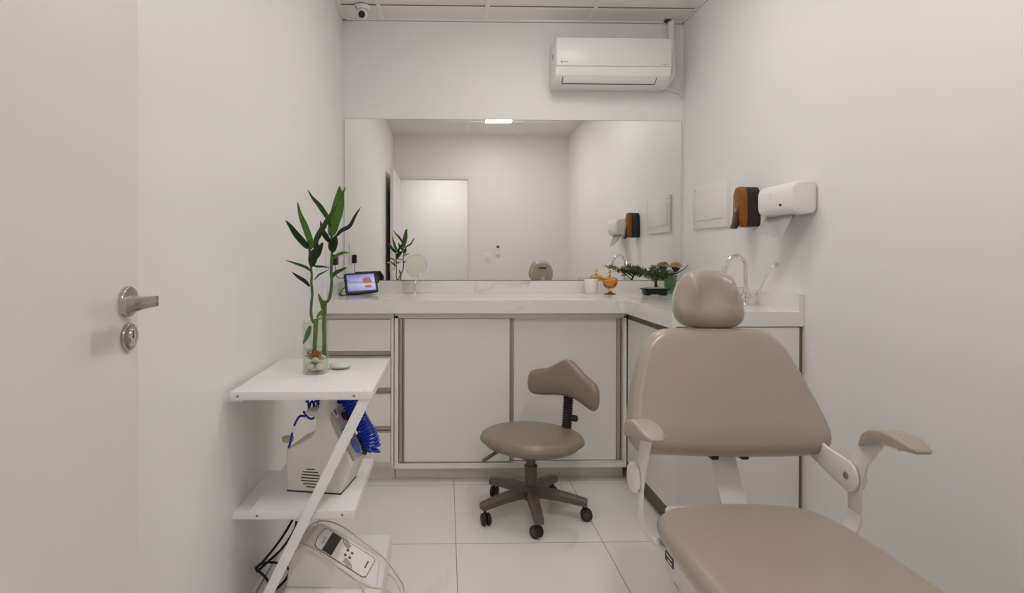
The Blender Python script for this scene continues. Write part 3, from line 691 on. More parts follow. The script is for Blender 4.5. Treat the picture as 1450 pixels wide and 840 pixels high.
b = BM(); cyl(b, P(704, 640, y=2.52), P(684.5, 652.5, y=2.44), .008, .0075, n=12, bev=.002); cyl(b, P(716, 634, y=2.56), P(700, 643, y=2.51), .004, n=10); obj('lever', b, 'taupe_plastic', t)
ol = []
for k in range(20):
    a = 2*PI*k/20; rr_ = 1+.04*math.cos(2*a)
    ol.append((.226*math.cos(a)*rr_, .205*math.sin(a)))
b = BM()
def sd(v):
    r2 = (v.x*v.x+v.y*v.y)/.05
    if v.z > 0: v.z += .010*max(0, 1-r2)-.004
    else: v.x *= .93; v.y *= .93
    return v
cushion(b, ol, .066, .031, .004, frame(so+Vector((-.004, -.0, .338)), (1, -.05, -.035), (.02, 0, 1)), sd, n=4); obj('seat', b, 'leather2', t)
# backrest post (bellows) and backrest
pb0 = SC-seat_dir*.155+Vector((0, 0, .300)); pb0 = Vector((.560, 2.68, .325)); pb1 = Vector((.578, 2.715, .515))
b = BM(); tube(b, [pb0, pb0+(pb1-pb0)*.5, pb1], .021, 16)
nb = 17
for k in range(nb):
    c = pb0+(pb1-pb0)*((k+.5)/nb); d = (pb1-pb0).normalized(); cyl(b, c-d*.0028, c+d*.0028, .027, .020, n=20, bev=.0008)
ps = obj('backrest_post', b, 'rubber', t)
b = BM(); kc = P(816, 593, y=2.655); cyl(b, kc+Vector((-.02, .015, 0)), kc+Vector((.002, -.004, 0)), .015, n=16, bev=.003); obj('knob', b, 'black', t)
bd = Vector((-.70, -.71, 0)).normalized(); bx = Vector((.71, -.70, 0)).normalized()
bc = Vector((.566, 2.70, .555))
ob = [(-.185, -.035), (-.19, .01), (-.178, .050), (-.14, .066), (-.10, .075), (-.06, .098), (-.02, .122), (.02, .122), (.06, .098), (.10, .070), (.14, .052), (.178, .030), (.192, -.01), (.188, -.06), (.165, -.082), (.12, -.072), (.07, -.055), (.03, -.048), (-.03, -.046), (-.08, -.052), (-.13, -.058), (-.165, -.056)]
def bend(v):
    v.z += 1.15*(v.x*v.x)
    return v
b = BM(); cushion(b, ob, .052, .025, .004, frame(bc, bx, bd+Vector((0, 0, .08))), bend, n=4); obj('backrest', b, 'leather2', t)

# ================================================================== TREATMENT CHAIR
CXC = .805
t = thing('treatment_chair', 'taupe reclining treatment chair with headrest and two armrests', 'treatment chair', (CXC, 1.5, 0))
# seat
SZ = .47
os_ = [(.560, 1.43), (.568, 1.545), (.605, 1.602), (.68, 1.634), (.76, 1.648), (.86, 1.648), (.96, 1.632), (1.03, 1.59), (1.062, 1.50), (1.070, 1.40), (1.07, 1.2), (1.07, 1.0), (1.06, .88), (1.03, .85), (.81, .845), (.60, .85), (.568, .88), (.560, 1.0), (.560, 1.2)]
def under(v):
    if v.z < .012:
        k = 1-.055*min(1, (.012-v.z)/.04); v.x = .82+(v.x-.82)*k; v.y = 1.25+(v.y-1.25)*(1-.04*min(1, (.012-v.z)/.04))
    return v
b = BM()
cushion(b, os_, .085, .036, .006, Matrix.Translation((0, 0, SZ-.047)), under, n=6); obj('seat', b, 'leather', t)
b = BM(); ol2 = [(.56, .80), (.62, .825), (.80, .83), (.99, .825), (1.05, .80), (1.055, .6), (1.03, .42), (.98, .375), (.81, .365), (.63, .375), (.58, .42), (.555, .6)]
cushion(b, ol2, .075, .034, .006, Matrix.Translation((0, 0, SZ-.05)), None, n=6); obj('leg_rest', b, 'leather', t)
b = BM(); box(b, (.64, .42, .365), (.70, 1.50, .385), .002); box(b, (.95, .42, .365), (1.01, 1.50, .385), .002); box(b, (.69, 1.40, .362), (.95, 1.50, .385), .002); box(b, (.69, .9, .362), (.95, 1.0, .385), .002)
obj('seat_frame', b, 'whitemetal', t)
# backrest
ya, rec = R(3), R(20)
bx_ = Vector((math.cos(ya), -math.sin(ya), 0)); bz_ = Vector((math.sin(ya)*math.sin(rec), math.cos(ya)*math.sin(rec), math.cos(rec)))
bn_ = bx_.cross(bz_).normalized()      # points towards the viewer (-Y, up)
bo = Vector((.832, 1.665, .588))
mb = Matrix((bx_, bz_, bn_)).transposed().to_4x4(); mb.translation = bo-bn_*.045
obk = [(-.235, .004), (-.268, .025), (-.284, .065), (-.278, .12), (-.262, .20), (-.235, .29), (-.205, .345), (-.165, .378), (-.11, .385), (0, .387), (.11, .385), (.165, .378), (.207, .345), (.237, .29), (.268, .20), (.292, .12), (.300, .065), (.288, .025), (.245, .004), (.12, -.002), (0, -.003), (-.12, -.002)]
def bkd(v):
    if v.z > 0:
        e = max(0, abs(v.x+.0)-.15)/.13
        v.z += .016*min(1, e)**2*(1 if v.y < .34 else .5) - .006*math.exp(-((v.x)/.13)**2)*(v.y/.39)
        v.z += .010*math.exp(-((v.y-.05)/.06)**2)
    return v
b = BM(); cushion(b, obk, .085, .036, .008, mb, bkd, n=5); obj('backrest', b, 'leather', t)
b = BM(); ob2 = [(p[0]*.965, .19+(p[1]-.19)*.96) for p in obk]
cushion(b, ob2, .018, .009, .004, mb @ Matrix.Translation((0, 0, -.056)), None, n=4); obj('back_shell', b, 'cap_green', t)
# headrest
hr = Vector((.852, 1.865, 1.030)); rh = R(12)
hx = Vector((math.cos(R(3)), -math.sin(R(3)), -.03)).normalized(); hn = Vector((-.05, -math.cos(rh), math.sin(rh))).normalized()
mh = frame(hr, hx, hn)
oh = [(-.108, -.02), (-.100, -.060), (-.075, -.088), (-.03, -.098), (.03, -.098), (.080, -.090), (.104, -.064), (.108, -.02), (.100, .025), (.080, .062), (.050, .086), (.005, .096), (-.040, .093), (-.075, .075), (-.098, .035)]
def hd(v):
    if v.z > 0:
        k = math.exp(-((v.y-.015)/.055)**2)
        v.z += k*(.024*math.exp(-((abs(v.x)-.060)/.017)**2)-.018*math.exp(-(v.x/.034)**2)-.004*math.exp(-((abs(v.x)-.09)/.012)**2)) + .008*math.exp(-((v.y+.06)/.03)**2)
    return v
b = BM(); cushion(b, oh, .090, .044, .008, mh, hd, n=6); obj('headrest', b, 'leather', t)
b = BM(); cushion(b, [(p[0]*.93, p[1]*.93) for p in oh], .026, .012, .006, mh @ Matrix.Translation((0, 0, -.050)), None, n=4); hs = obj('headrest_shell', b, 'cap_green', t)
b = BM(); box(b, (-.034, .036, -.072), (.034, .048, -.0655), .002, mtx=mh); obj('slot', b, 'dark', hs)
b = BM(); box(b, (-.022, -.060, -.084), (.022, -.03, -.06), .003, mtx=mh); box(b, (-.024, -.28, -.080), (.024, -.05, -.074), .002, mtx=mh); obj('headrest_bar', b, 'chrome', t)
# spine bracket between seat and backrest
b = BM(); p0 = Vector((.86, 1.50, .372)); n = 10; rows = []
sp = spline([(.862, 1.46, .372), (.860, 1.62, .376), (.856, 1.69, .43), (.850, 1.735, .52), (.842, 1.765, .60), (.838, 1.80, .70)], 8)
for i, p in enumerate(sp):
    d = (sp[min(len(sp)-1, i+1)]-sp[max(0, i-1)]).normalized(); nn = d.cross(Vector((1, 0, 0))).normalized()
    w = .040-.004*(i/len(sp)); rows.append([b.verts.new(p+Vector((sx*w, 0, 0))+nn*dz_) for sx, dz_ in ((-1, -.004), (1, -.004), (1, .004), (-1, .004))])
for x, y in zip(rows, rows[1:]):
    for k in range(4): b.faces.new((x[k], x[(k+1) % 4], y[(k+1) % 4], y[k]))
b.faces.new(rows[0]); b.faces.new(rows[-1][::-1]); bmesh.ops.recalc_face_normals(b, faces=b.faces[:])
obj('spine_bracket', b, 'whitemetal', t)
for sx in (-.045, .045):
    b = BM(); box(b, (.842+sx-.011, 1.69, .565), (.842+sx+.011, 1.735, .583), .003); obj('clamp', b, 'black', t)
# armrests and their steel brackets
def yz(poly, x, th, bev=.002):   # polygon given as (Y,Z), plate at x with thickness th
    b = BM(); prism(b, poly, th, bev, Matrix(((0, 0, 1, x), (1, 0, 0, 0), (0, 1, 0, 0), (0, 0, 0, 1)))); return b
for sg, xp in ((-1, .506), (1, 1.116)):
    # pad: side profile with a drooping thin rear tip
    yn, zt_ = (1.375, .746) if sg < 0 else (1.318, .733)
    prof = [(.205, -.066), (.190, -.040), (.155, -.014), (.11, -.001), (.06, .0), (.025, -.008), (.004, -.016), (.0, -.021), (.008, -.027), (.05, -.028), (.09, -.028), (.13, -.033), (.165, -.051), (.195, -.070)]
    prof = [(yn+y, zt_+z) for y, z in prof]
    def taper(v, yn=yn):
        s_ = (v.x-yn)/.2; v.z *= 1-.45*max(0, (.22-s_)/.22)**2-.5*max(0, (s_-.65)/.35)**2; return v
    b = BM()
    cushion(b, prof, .062, .009, .002, Matrix(((0, 0, 1, xp), (1, 0, 0, 0), (0, 1, 0, 0), (0, 0, 0, 1))), taper, n=3)
    obj('armrest', b, 'leather', t)
    xi = xp-sg*.012
    pY, pZ = 1.548, .572
    dz_ = -.012 if sg > 0 else 0
    sf = .015 if sg < 0 else -.005
    b = yz([(1.495+sf, .716+dz_), (1.425+sf, .718+dz_), (pY-.062, .62), (pY-.040, pZ-.02), (pY-.038, .47), (pY+.008, .47), (pY+.012, pZ), (pY-.01, .63)], xi-.004, .008)
    box(b, (xi-.020, yn+.045, .712+dz_), (xi+.020, yn+.125, .720+dz_), .002)
    tube(b, [(xi-sg*.0, pY-.015, .478), (xi-sg*.012, pY-.015, .452), (xi-sg*.05, pY-.015, .432)], .001, 4) if False else None
    # lower L foot turning in below the seat
    cs_ = [(xi, .480), (xi-sg*.004, .450), (xi-sg*.022, .420), (xi-sg*.055, .398), (xi-sg*.16, .392)]
    sp = spline([(x, 0, z) for x, z in cs_], 5); rows = []
    for i, p in enumerate(sp):
        d = (sp[min(len(sp)-1, i+1)]-sp[max(0, i-1)]).normalized(); nn = d.cross(Vector((0, 1, 0)))
        rows.append([b.verts.new(Vector((p.x, y, p.z))+nn*q) for y, q in ((pY-.040, -.004), (pY+.010, -.004), (pY+.010, .004), (pY-.040, .004))])
    for x, y in zip(rows, rows[1:]):
        for k in range(4): b.faces.new((x[k], x[(k+1) % 4], y[(k+1) % 4], y[k]))
    b.faces.new(rows[0]); b.faces.new(rows[-1][::-1]); bmesh.ops.recalc_face_normals(b, faces=b.faces[:])
    obj('armrest_bracket', b, 'whitemetal', t)
    # recliner plate from the pivot back to the backrest
    xr = xi-sg*.011
    pl = [(pY+.042*math.cos(a)-0, pZ+.042*math.sin(a)) for a in [R(k) for k in range(100, 281, 20)]]
    pl = [(y, z) for y, z in pl]
    pts = [(y if y < pY else y, z) for y, z in pl]+[(pY+.12, .560), (pY+.21, .590), (pY+.19, .655), (pY+.08, .622)]
    if sg > 0: b = yz(pts, xr-.004, .008); rp = obj('recliner_plate', b, 'whitemetal', t)
    else: rp = t
    b = BM(); cyl(b, (xr-.006, pY, pZ), (xr+.006, pY, pZ), .0105, n=20, bev=.002); obj('bolt', b, 'screw', rp)
    b = BM(); cyl(b, (xi+sg*.004, pY, pZ), (xi+sg*.020, pY, pZ), .041, .038, n=36, bev=.005); obj('pivot_cover', b, 'whitemetal', t)
# pedestal and feet
b = BM(); prism(b, rrect(.115, .24, .03), .195, .006, Matrix.Translation((.810, 1.60, .172))); pd = obj('pedestal', b, 'beige2', t)
b = BM(); box(b, (.6925, 1.745, .212), (.6960, 1.808, .272)); obj('label_plate', b, 'label', pd, smooth=False, label='black label with white print')
b = BM()
for k in range(4): box(b, (.6918, 1.752, .260-.014*k), (.6927, 1.796-.01*(k % 2), .265-.014*k))
obj('print', b, 'shelf', pd, smooth=False)
for nm, p_, q_ in (('leg', (.825, 1.72, .20), (.834, 2.03, .030)), ('leg', (.73, 1.40, .20), (.58, 1.05, .034)), ('leg', (.92, 1.40, .20), (1.07, 1.05, .034))):
    p_, q_ = Vector(p_), Vector(q_); d = (q_-p_).normalized()
    b = BM(); box(b, (-.018, -.012, 0), (.018, .012, (q_-p_).length), .003, mtx=frame(p_, Vector((0, 0, 1)).cross(d), d)); lg = obj(nm, b, 'whitemetal', t)
    b = BM(); prism(b, rrect(.019, .022, .006), .034, .003, Matrix.Translation((q_.x, q_.y, 0))); obj('rubber_foot', b, 'rubber', lg)

# ================================================================== WHITE SIDE SHELF
t = thing('shelf_rack', 'white three-tier side shelf with diagonal bar beside the left wall', 'shelf', (-.42, 1.9, 0))
T1 = .783
def tray(z, x0, x1, y0, y1, th=.025):
    b = BM(); box(b, (x0, y0, z-th), (x1, y1, z), .0025); return obj('shelf', b, 'shelf', t)
s1 = tray(T1, -.612, -.210, 1.650, 2.168)
s2 = tray(.43, -.568, -.264, 1.680, 2.11)
s3 = tray(.075, -.612, -.21, 1.66, 2.17, .05)
for s_, xs_, y_, z_ in ((s1, (-.590, -.262), 1.650, .770), (s2, (-.545, -.300), 1.680, .417)):
    for x in xs_:
        b = BM(); cyl(b, (x, y_-.0015, z_), (x, y_+.002, z_), .0038, n=12); obj('screw', b, 'screw', s_)
b = BM(); p_, q_ = Vector((-.2215, 1.661, T1-.004)), Vector((-.606, 1.661, .0)); d = (q_-p_).normalized()
box(b, (-.0155, -.008, -.004), (.0155, .008, (q_-p_).length-.0), .0015, mtx=frame(p_, Vector((0, 1, 0)).cross(d), d))
for v in b.verts:
    if v.co.z < .004: v.co.z = .001
obj('diagonal_bar', b, 'shelf', t)
for z, y0, y1, xw in ((T1-.030, 1.70, 2.12, -.612), (.40, 1.72, 2.07, -.568)):
    b = BM(); box(b, (XL+.0005, y0, z-.012), (xw+.02, y1, z+.004), .001); obj('wall_cleat', b, 'shelf', t)

# ================================================================== VASE WITH BAMBOO
VC = Vector((-.429, 1.912, T1)); VR, VH = .0415, .170
t = thing('glass_vase', 'clear glass cylinder vase with water on the side shelf', 'vase', VC)
b = BM(); lathe(b, [(0, 0), (VR-.003, 0), (VR, .003), (VR, VH), (VR-.0015, VH+.001), (VR-.003, VH), (VR-.003, .010), (0, .009)], VC, 48); obj('glass', b, 'glass', t)
b = BM(); lathe(b, [(0, .0095), (VR-.0032, .0105), (VR-.0032, .085), (0, .085)], VC, 48); obj('water', b, 'water', t)
rnd = random.Random(11)
pebs = [(-.016, -.012, .024, .020), (.017, -.008, .022, .019), (.0, .018, .024, .019), (-.014, .010, .052, .017), (.016, .012, .050, .017), (-.020, -.006, .082, .016), (.004, -.020, .046, .014)]
for i, (x, y, z, r_) in enumerate(pebs):
    c = VC+Vector((x, y, z)); b = BM(); sph(b, (0, 0, 0), r_, (1.0, .85, .62), 16); b.transform(Matrix.Translation(c) @ Matrix.Rotation(rnd.uniform(-.5, .5), 4, 'X') @ Matrix.Rotation(rnd.uniform(0, 3), 4, 'Z'))
    o = obj('pebble', b, 'pebble', loc=c); tag(o, 'smooth white pebble in water at the vase bottom', 'pebble', 'white pebbles inside the glass vase')
st = P(484, 521, z=T1); b = BM(); sph(b, (0, 0, 0), .036, (1.05, .9, .33), 28)
for v in b.verts: v.co.z = max(v.co.z, -.0115)
b.transform(Matrix.Translation((st.x-.003, st.y-.012, T1+.0115))); o = obj('flat_stone', b, 'saucer', loc=(st.x, st.y, T1)); tag(o, 'flat pale green glass stone lying beside the vase', 'stone')

t = thing('lucky_bamboo', 'green lucky bamboo plant with long leaves in the glass vase', 'plant', VC+Vector((0, 0, .05)))
YV = 1.912
def cr2(x, y, yy): return P(400+x/6, 255+y/6, y=yy)     # a traced point on the leaf's own depth plane
def cr3(x, y, yy): return P(400+x/5.6, 390+y/5.6, y=yy)
def leaf(pts, w, m, tipc=None, twist=.3, name='leaf'):
    sp = spline(pts, 8); N = len(sp); b = BM(); rows = []
    for i, p in enumerate(sp):
        s = i/(N-1); d = (sp[min(N-1, i+1)]-sp[max(0, i-1)]).normalized()
        side = d.cross(Vector((twist, 1, .0))).normalized(); nn = side.cross(d)
        ww = w/2*max(.03, math.sin(PI*min(1, s**.75*.97+.03))**.8) if s < .999 else .0004
        if s < .05: ww = max(ww, w*.10)
        fold = .35*ww
        rows.append([b.verts.new(p-side*ww), b.verts.new(p-side*ww*.5-nn*fold*.6), b.verts.new(p-nn*fold), b.verts.new(p+side*ww*.5-nn*fold*.6), b.verts.new(p+side*ww)])
    for x, y in zip(rows, rows[1:]):
        for k in range(4): b.faces.new((x[k], x[k+1], y[k+1], y[k]))
    bmesh.ops.solidify(b, geom=b.faces[:], thickness=.0006)
    return obj(name, b, m, t)
U = 1/6*YV/F     # crop unit in metres at the vase distance
# canes and stems
b = BM(); tube(b, [cr3(248, 690, YV-.004), cr3(252, 600, YV-.004), cr3(260, 480, YV-.004), cr3(265, 352, YV-.004)], .0072, 14, rad=lambda s: .0072+.0006*math.cos(s*12)); obj('cane', b, 'cane', t)
b = BM(); tube(b, [cr3(330, 640, YV+.012), cr3(332, 500, YV+.012), cr3(330, 400, YV+.012), cr3(334, 300, YV+.012), cr3(338, 200, YV+.012)], .0065, 14); obj('cane', b, 'cane', t)
b = BM(); tube(b, spline([cr3(262, 380, YV-.004), cr3(238, 360, YV-.006), cr3(226, 300, YV), cr3(229, 220, YV), cr3(236, 140, YV), cr3(229, 60, YV), cr3(232, 0, YV), cr2(243, 760, YV), cr2(238, 680, YV), cr2(230, 600, YV), cr2(238, 560, YV)], 6), .004, 10, rad=lambda s: .0045-.0012*s+.0006*abs(math.sin(s*26))); obj('stem', b, 'stem', t)
b = BM(); tube(b, spline([cr3(338, 215, YV+.012), cr3(362, 200, YV+.012), cr3(380, 150, YV+.012), cr3(390, 60, YV+.012), cr3(387, 0, YV+.012), cr2(416, 700, YV+.012), cr2(422, 600, YV+.012), cr2(417, 500, YV+.012), cr2(416, 440, YV+.012)], 6), .004, 10, rad=lambda s: .0052-.0014*s+.0006*abs(math.sin(s*22))); obj('stem', b, 'stem', t)
def L2(pts, w, m, dy0=0, dy1=0, tw=.3):
    n = len(pts); leaf([cr2(x, y, YV+dy0+(dy1-dy0)*i/(n-1)) for i, (x, y) in enumerate(pts)], w*U, m, twist=tw)
L2([(240, 590), (236, 520), (190, 390), (150, 290), (128, 188)], 62, 'leaf_light', 0, -.03)
L2([(224, 582), (190, 545), (115, 460), (70, 395), (25, 342)], 60, 'leaf_dark', 0, -.02)
L2([(243, 735), (262, 650), (300, 610), (345, 530)], 95, 'leaf_dark', -.004, -.05)
L2([(245, 720), (270, 640), (290, 590), (302, 528)], 60, 'leaf_dark', 0, -.02)
L2([(268, 585), (290, 500), (335, 420), (400, 310), (465, 205)], 55, 'leaf_mid', -.004, -.06)
L2([(238, 775), (200, 742), (120, 712), (28, 682)], 26, 'leaf_mid', 0, .03)
L2([(262, 728), (300, 735), (350, 736), (412, 748)], 18, 'leaf_mid', 0, -.01)
L2([(268, 850), (310, 805), (350, 785), (400, 756)], 16, 'leaf_mid', 0, .01)
L2([(232, 905), (190, 860), (130, 820), (80, 782)], 36, 'leaf_dark', 0, -.02)
L2([(415, 480), (430, 400), (462, 240), (480, 130), (485, 50)], 105, 'leaf_light', .012, .03)
L2([(425, 480), (470, 350), (500, 240), (510, 120), (540, 60)], 48, 'leaf_light', .012, .05)
L2([(405, 400), (375, 310), (330, 240), (300, 200), (255, 150), (212, 80)], 46, 'leaf_mid', .012, .05)
L2([(450, 485), (500, 430), (570, 390), (620, 300), (665, 230)], 36, 'leaf_dark', .01, -.02)
L2([(405, 530), (370, 480), (340, 430), (322, 345)], 52, 'leaf_dark', .012, .04)
L2([(420, 612), (425, 560), (445, 520), (452, 470)], 88, 'leaf_dark', .008, -.02)
L2([(428, 670), (470, 635), (520, 618), (565, 618)], 30, 'leaf_light', .012, .02)
L2([(420, 830), (450, 790), (500, 765), (550, 740)], 34, 'leaf_mid', .012, 0)
def L3(pts, w, m, dy0=0, dy1=0):
    n = len(pts); leaf([cr3(x, y, YV+dy0+(dy1-dy0)*i/(n-1)) for i, (x, y) in enumerate(pts)], w*YV/F/5.6, m)
L3([(318, 275), (312, 220), (296, 180), (284, 140)], 34, 'leaf_light', .004, .0)
L3([(345, 290), (310, 292), (285, 318), (272, 350)], 30, 'leaf_light', .008, -.01)
L3([(222, 400), (205, 450), (185, 500), (160, 545)], 45, 'leaf_light', .004, .0)
b = BM(); rnd = random.Random(2)
for _ in range(60):
    a = rnd.uniform(0, 2*PI); p0 = VC+Vector((rnd.gauss(0, .004), -.004+rnd.gauss(0, .004), .066)); r_ = rnd.uniform(.010, .034)
    tube(b, spline([p0, p0+Vector((r_*.6*math.cos(a), r_*.6*math.sin(a), rnd.uniform(-.012, .008))), VC+Vector((r_*math.cos(a), r_*math.sin(a), .060+rnd.uniform(-.018, .014)))], 3), .0011, 5)
sph(b, VC+Vector((0, -.003, .062)), .011, (1, 1, 1.2), 10); obj('roots', b, 'root', t)
b = BM(); tube(b, [VC+Vector((.022*math.cos(a)+.004, .012*math.sin(a), VH+.006+.003*math.cos(a))) for a in [2*PI*k/20 for k in range(21)]], .0012, 6); obj('wire_ring', b, 'gold', t)

# ================================================================== BLUE HOSE MACHINE on the middle shelf
S2 = .4305
k_ = 1.815/F/4.94
org = P(390+80/4.94, 550+722/4.94, z=S2)
t = thing('therapy_machine', 'off-white machine with carry handle and sloping grey panel on the middle shelf', 'machine', (org.x+.09, org.y+.1, S2))
pf = [(88, 722), (480, 722), (562, 525), (520, 440), (480, 395), (430, 310), (398, 240), (385, 150), (392, 90), (405, 40), (335, 40), (325, 90), (318, 145), (298, 163), (222, 158), (214, 176), (232, 192), (290, 205), (302, 235), (298, 285), (262, 340), (190, 385), (82, 432)]
pf = [((x-88)*k_, (722-y)*k_+.003) for x, y in pf]
rotz = R(-10)
mm = Matrix.Translation(Vector((org.x, org.y, S2))) @ Matrix.Rotation(rotz, 4, 'Z') @ Matrix(((1, 0, 0, 0), (0, 0, 1, 0), (0, 1, 0, 0), (0, 0, 0, 1)))   # local x right, y up, z back
DP = .150
b = BM(); prism(b, pf, DP, .006, mm, 3); obj('housing', b, 'beige', t, angle=40)
b = BM(); prism(b, [(0, 0), (392*k_, 0), (392*k_, .004), (0, .004)], DP-.004, 0, mm @ Matrix.Translation((.0, -.0005, .002))); obj('base_plate', b, 'dark', t)
# control panel on the sloping front: frame from lower front corner to upper front
p1 = Vector(((562-88)*k_, (722-525)*k_)); p2 = Vector(((398-88)*k_, (722-240)*k_)); p3 = Vector(((385-88)*k_, (722-150)*k_))
def w2(p, z): return mm @ Vector((p[0], p[1], z))
A0 = w2((p1.x, p1.y), .012); A1 = w2((p2.x, p2.y), .012); ez_ = (w2((0, 0), 1)-w2((0, 0), 0)).normalized(); up_ = (A1-A0).normalized(); nn_ = up_.cross(ez_).normalized()
if nn_.x < 0: nn_ = -nn_
mp_ = Matrix((ez_, up_, ez_.cross(up_))).transposed().to_4x4(); mp_.translation = A0+nn_*.012
if ez_.cross(up_).dot(nn_) < 0: sgn = -1
else: sgn = 1
Lp = (A1-A0).length
b = BM(); 
prism(b, [(.004, .012), (DP-.028, .012), (DP-.020, .03), (DP-.024, Lp+.01), (DP-.05, Lp+.07), (.03, Lp+.07), (.004, Lp+.02)], -.016*sgn, .003, mp_); cp_ = obj('control_panel', b, 'greypanel', t)
b = BM(); prism(b, rrect(.022, .022, .008), .0025*sgn, 0, mp_ @ Matrix.Translation((.030, Lp*.66, 0))); obj('display_frame', b, 'teal', cp_)
b = BM(); prism(b, rrect(.013, .015, .003), .0035*sgn, 0, mp_ @ Matrix.Translation((.030, Lp*.66, 0))); obj('display', b, 'navy', cp_)
b = BM(); prism(b, [(.020*math.cos(2*PI*k/24), .026*math.sin(2*PI*k/24)) for k in range(24)], .003*sgn, 0, mp_ @ Matrix.Translation((.05, Lp*.30, 0))); obj('dial', b, mat('blue dial', (.10, .14, .40), .3), cp_)
b = BM(); cyl(b, (0, 0, 0), (0, 0, .016*sgn), .019, .016, n=24, bev=.002, mtx=mp_ @ Matrix.Translation((.094, Lp*.56, 0))); obj('knob', b, 'chrome', cp_)
b = BM(); cyl(b, (0, 0, 0), (0, 0, .012*sgn), .015, .013, n=24, bev=.002, mtx=mp_ @ Matrix.Translation((.08, Lp*.96, 0))); obj('knob', b, 'black', cp_)
b = BM(); prism(b, [(.011*math.cos(2*PI*k/24), .019*math.sin(2*PI*k/24)) for k in range(24)], .003*sgn, 0, mp_ @ Matrix.Translation((.034, Lp*1.14, 0))); bd_ = obj('badge', b, 'white', cp_)
b = BM()
for k in range(4): box(b, (.026+.004*k, Lp*1.14-.010+.001*k, .0028*sgn), (.0285+.004*k, Lp*1.14+.008+.001*k, .0036*sgn), mtx=mp_)
obj('badge_print', b, 'navy', cp_)
# vent slits on the side
b = BM(); vc_ = ((262-88)*k_, (722-618)*k_)
for k in range(7):
    yy = (k-3)*.0092; hw_ = math.sqrt(max(.00004, .031**2-yy**2))
    box(b, (vc_[0]-hw_, vc_[1]+yy-.0016, -.001), (vc_[0]+hw_, vc_[1]+yy+.0016, .003), mtx=mm)
obj('vent', b, 'dark', t)
# tan rear tube holder
b = BM(); cyl(b, w2((-.006, .150), .02), w2((-.006, .165), .02), .0165, .019, n=20, bev=.003); obj('tube_holder', b, 'tan', t)
b = BM(); prism(b, [(0, 0), (.012, .022), (.07, .052), (.10, .058), (.10, 0)], .09, .004, mm @ Matrix.Translation((.012, .118, .035))); obj('rear_cover', b, mat('grey beige cover', (.60, .55, .46), .5), t)
# hoses
def coil(pts, R_, r, pitch, n=14):
    sp = spline(pts, 24); 
    ln = [0]
    for a, c in zip(sp, sp[1:]): ln.append(ln[-1]+(c-a).length)
    tot = ln[-1]; turns = tot/pitch; out = []; NN = int(turns*n)
    up = None; j = 0
    for i in range(NN+1):
        s = tot*i/NN
        while j < len(sp)-2 and ln[j+1] < s: j += 1
        f_ = (s-ln[j])/max(1e-9, ln[j+1]-ln[j]); p = sp[j].lerp(sp[j+1], min(1, f_)); d = (sp[min(len(sp)-1, j+2)]-sp[max(0, j-1)]).normalized()
        if up is None: up = d.orthogonal().normalized()
        up = (up-d*up.dot(d)).normalized(); s2_ = d.cross(up)
        a = 2*PI*turns*i/NN; out.append(p+(up*math.cos(a)+s2_*math.sin(a))*R_)
    return out
hb = [P(478, 566, y=1.90), P(492, 566, y=1.90), P(503, 584, y=1.90), P(512, 602, y=1.90), P(522, 618, y=1.90), P(526, 633, y=1.895), P(524, 640, y=1.89)]
hb[0].z = .712; hb[1].z = .715; hb[0].x -= .006
t = thing('coiled_hose', 'bright blue coiled hose hanging from the therapy machine', 'hose', hb[0])
b = BM(); tube(b, coil(hb, .0275, .0045, .0108), .0045, 8); obj('right_coil', b, 'blue', t)
hl = [P(434, 574, y=1.86), P(446, 574, y=1.87), P(458, 571, y=1.89), P(470, 568, y=1.90)]
b = BM(); tube(b, coil(hl, .013, .0034, .015), .0036, 8)
tl = [P(460, 572, y=1.90), P(450, 580, y=1.87), P(443.5, 592.5, y=1.83), P(436, 591, y=1.82), P(430, 583, y=1.815), P(433, 589, y=1.81), P(424, 590, y=1.81), P(417.5, 601, y=1.81), P(414, 613, y=1.81), P(411, 627, y=1.81), P(408.5, 634, y=1.812)]
tube(b, spline(tl, 8), .0036, 8); obj('left_coil', b, 'blue', t)
b = BM(); cyl(b, P(416.8, 603, y=1.81), P(414.3, 612, y=1.81), .0046, n=12); obj('connector', b, 'white', t)
b = BM(); cyl(b, hb[-1]+Vector((-.012, -.004, .0)), hb[-1]+Vector((-.03, -.01, .012)), .0105, n=16); obj('end_fitting', b, 'black', t)

# ================================================================== SECOND MACHINE and base unit on the bottom shelf
S3 = .0755
def box3(name, pts, m, par, loc=None):
    pass
b = BM()
bx0, bx1, by0, by1 = -.49, -.235, 1.70, 2.08
t = thing('base_machine', 'white rounded machine standing on the bottom shelf under the keypad unit', 'machine', (-.36, 1.9, S3))
b = BM(); box(b, (-.490, 1.70, S3), (-.195, 2.10, .1605), .016, 4); obj('lower_housing', b, 'shelf', t)
b = BM(); tube(b, spline([Vector((-.44, 1.699, .148)), Vector((-.36, 1.6985, .148)), Vector((-.30, 1.6985, .140)), Vector((-.25, 1.699, .118))], 6), .0018, 6); obj('seam', b, 'brown', t)
A_ = Vector((-.418, 2.016, .224)); B_ = Vector((-.239, 1.991, .124)); D_ = Vector((-.445, 1.953, .191))
KS = .915; eye = Vector((0, 0, H)); A_, B_, D_ = [eye+(q-eye)*KS for q in (A_, B_, D_)]
e1 = (B_-A_).normalized(); e2 = (D_-A_); e2 = (e2-e1*e2.dot(e1)).normalized(); en = e1.cross(e2).normalized()
if en.z < 0: en = -en
LA, LW = .206*KS, .0775*KS
mk = Matrix((e1, e2, en)).transposed().to_4x4(); mk.translation = A_
sg3 = 1 if e1.cross(e2).dot(en) > 0 else -1
mk = Matrix((e1, e2, e1.cross(e2))).transposed().to_4x4(); mk.translation = A_
t = thing('keypad_machine', 'cream handheld-style machine with grey display and four brown buttons', 'machine', A_)
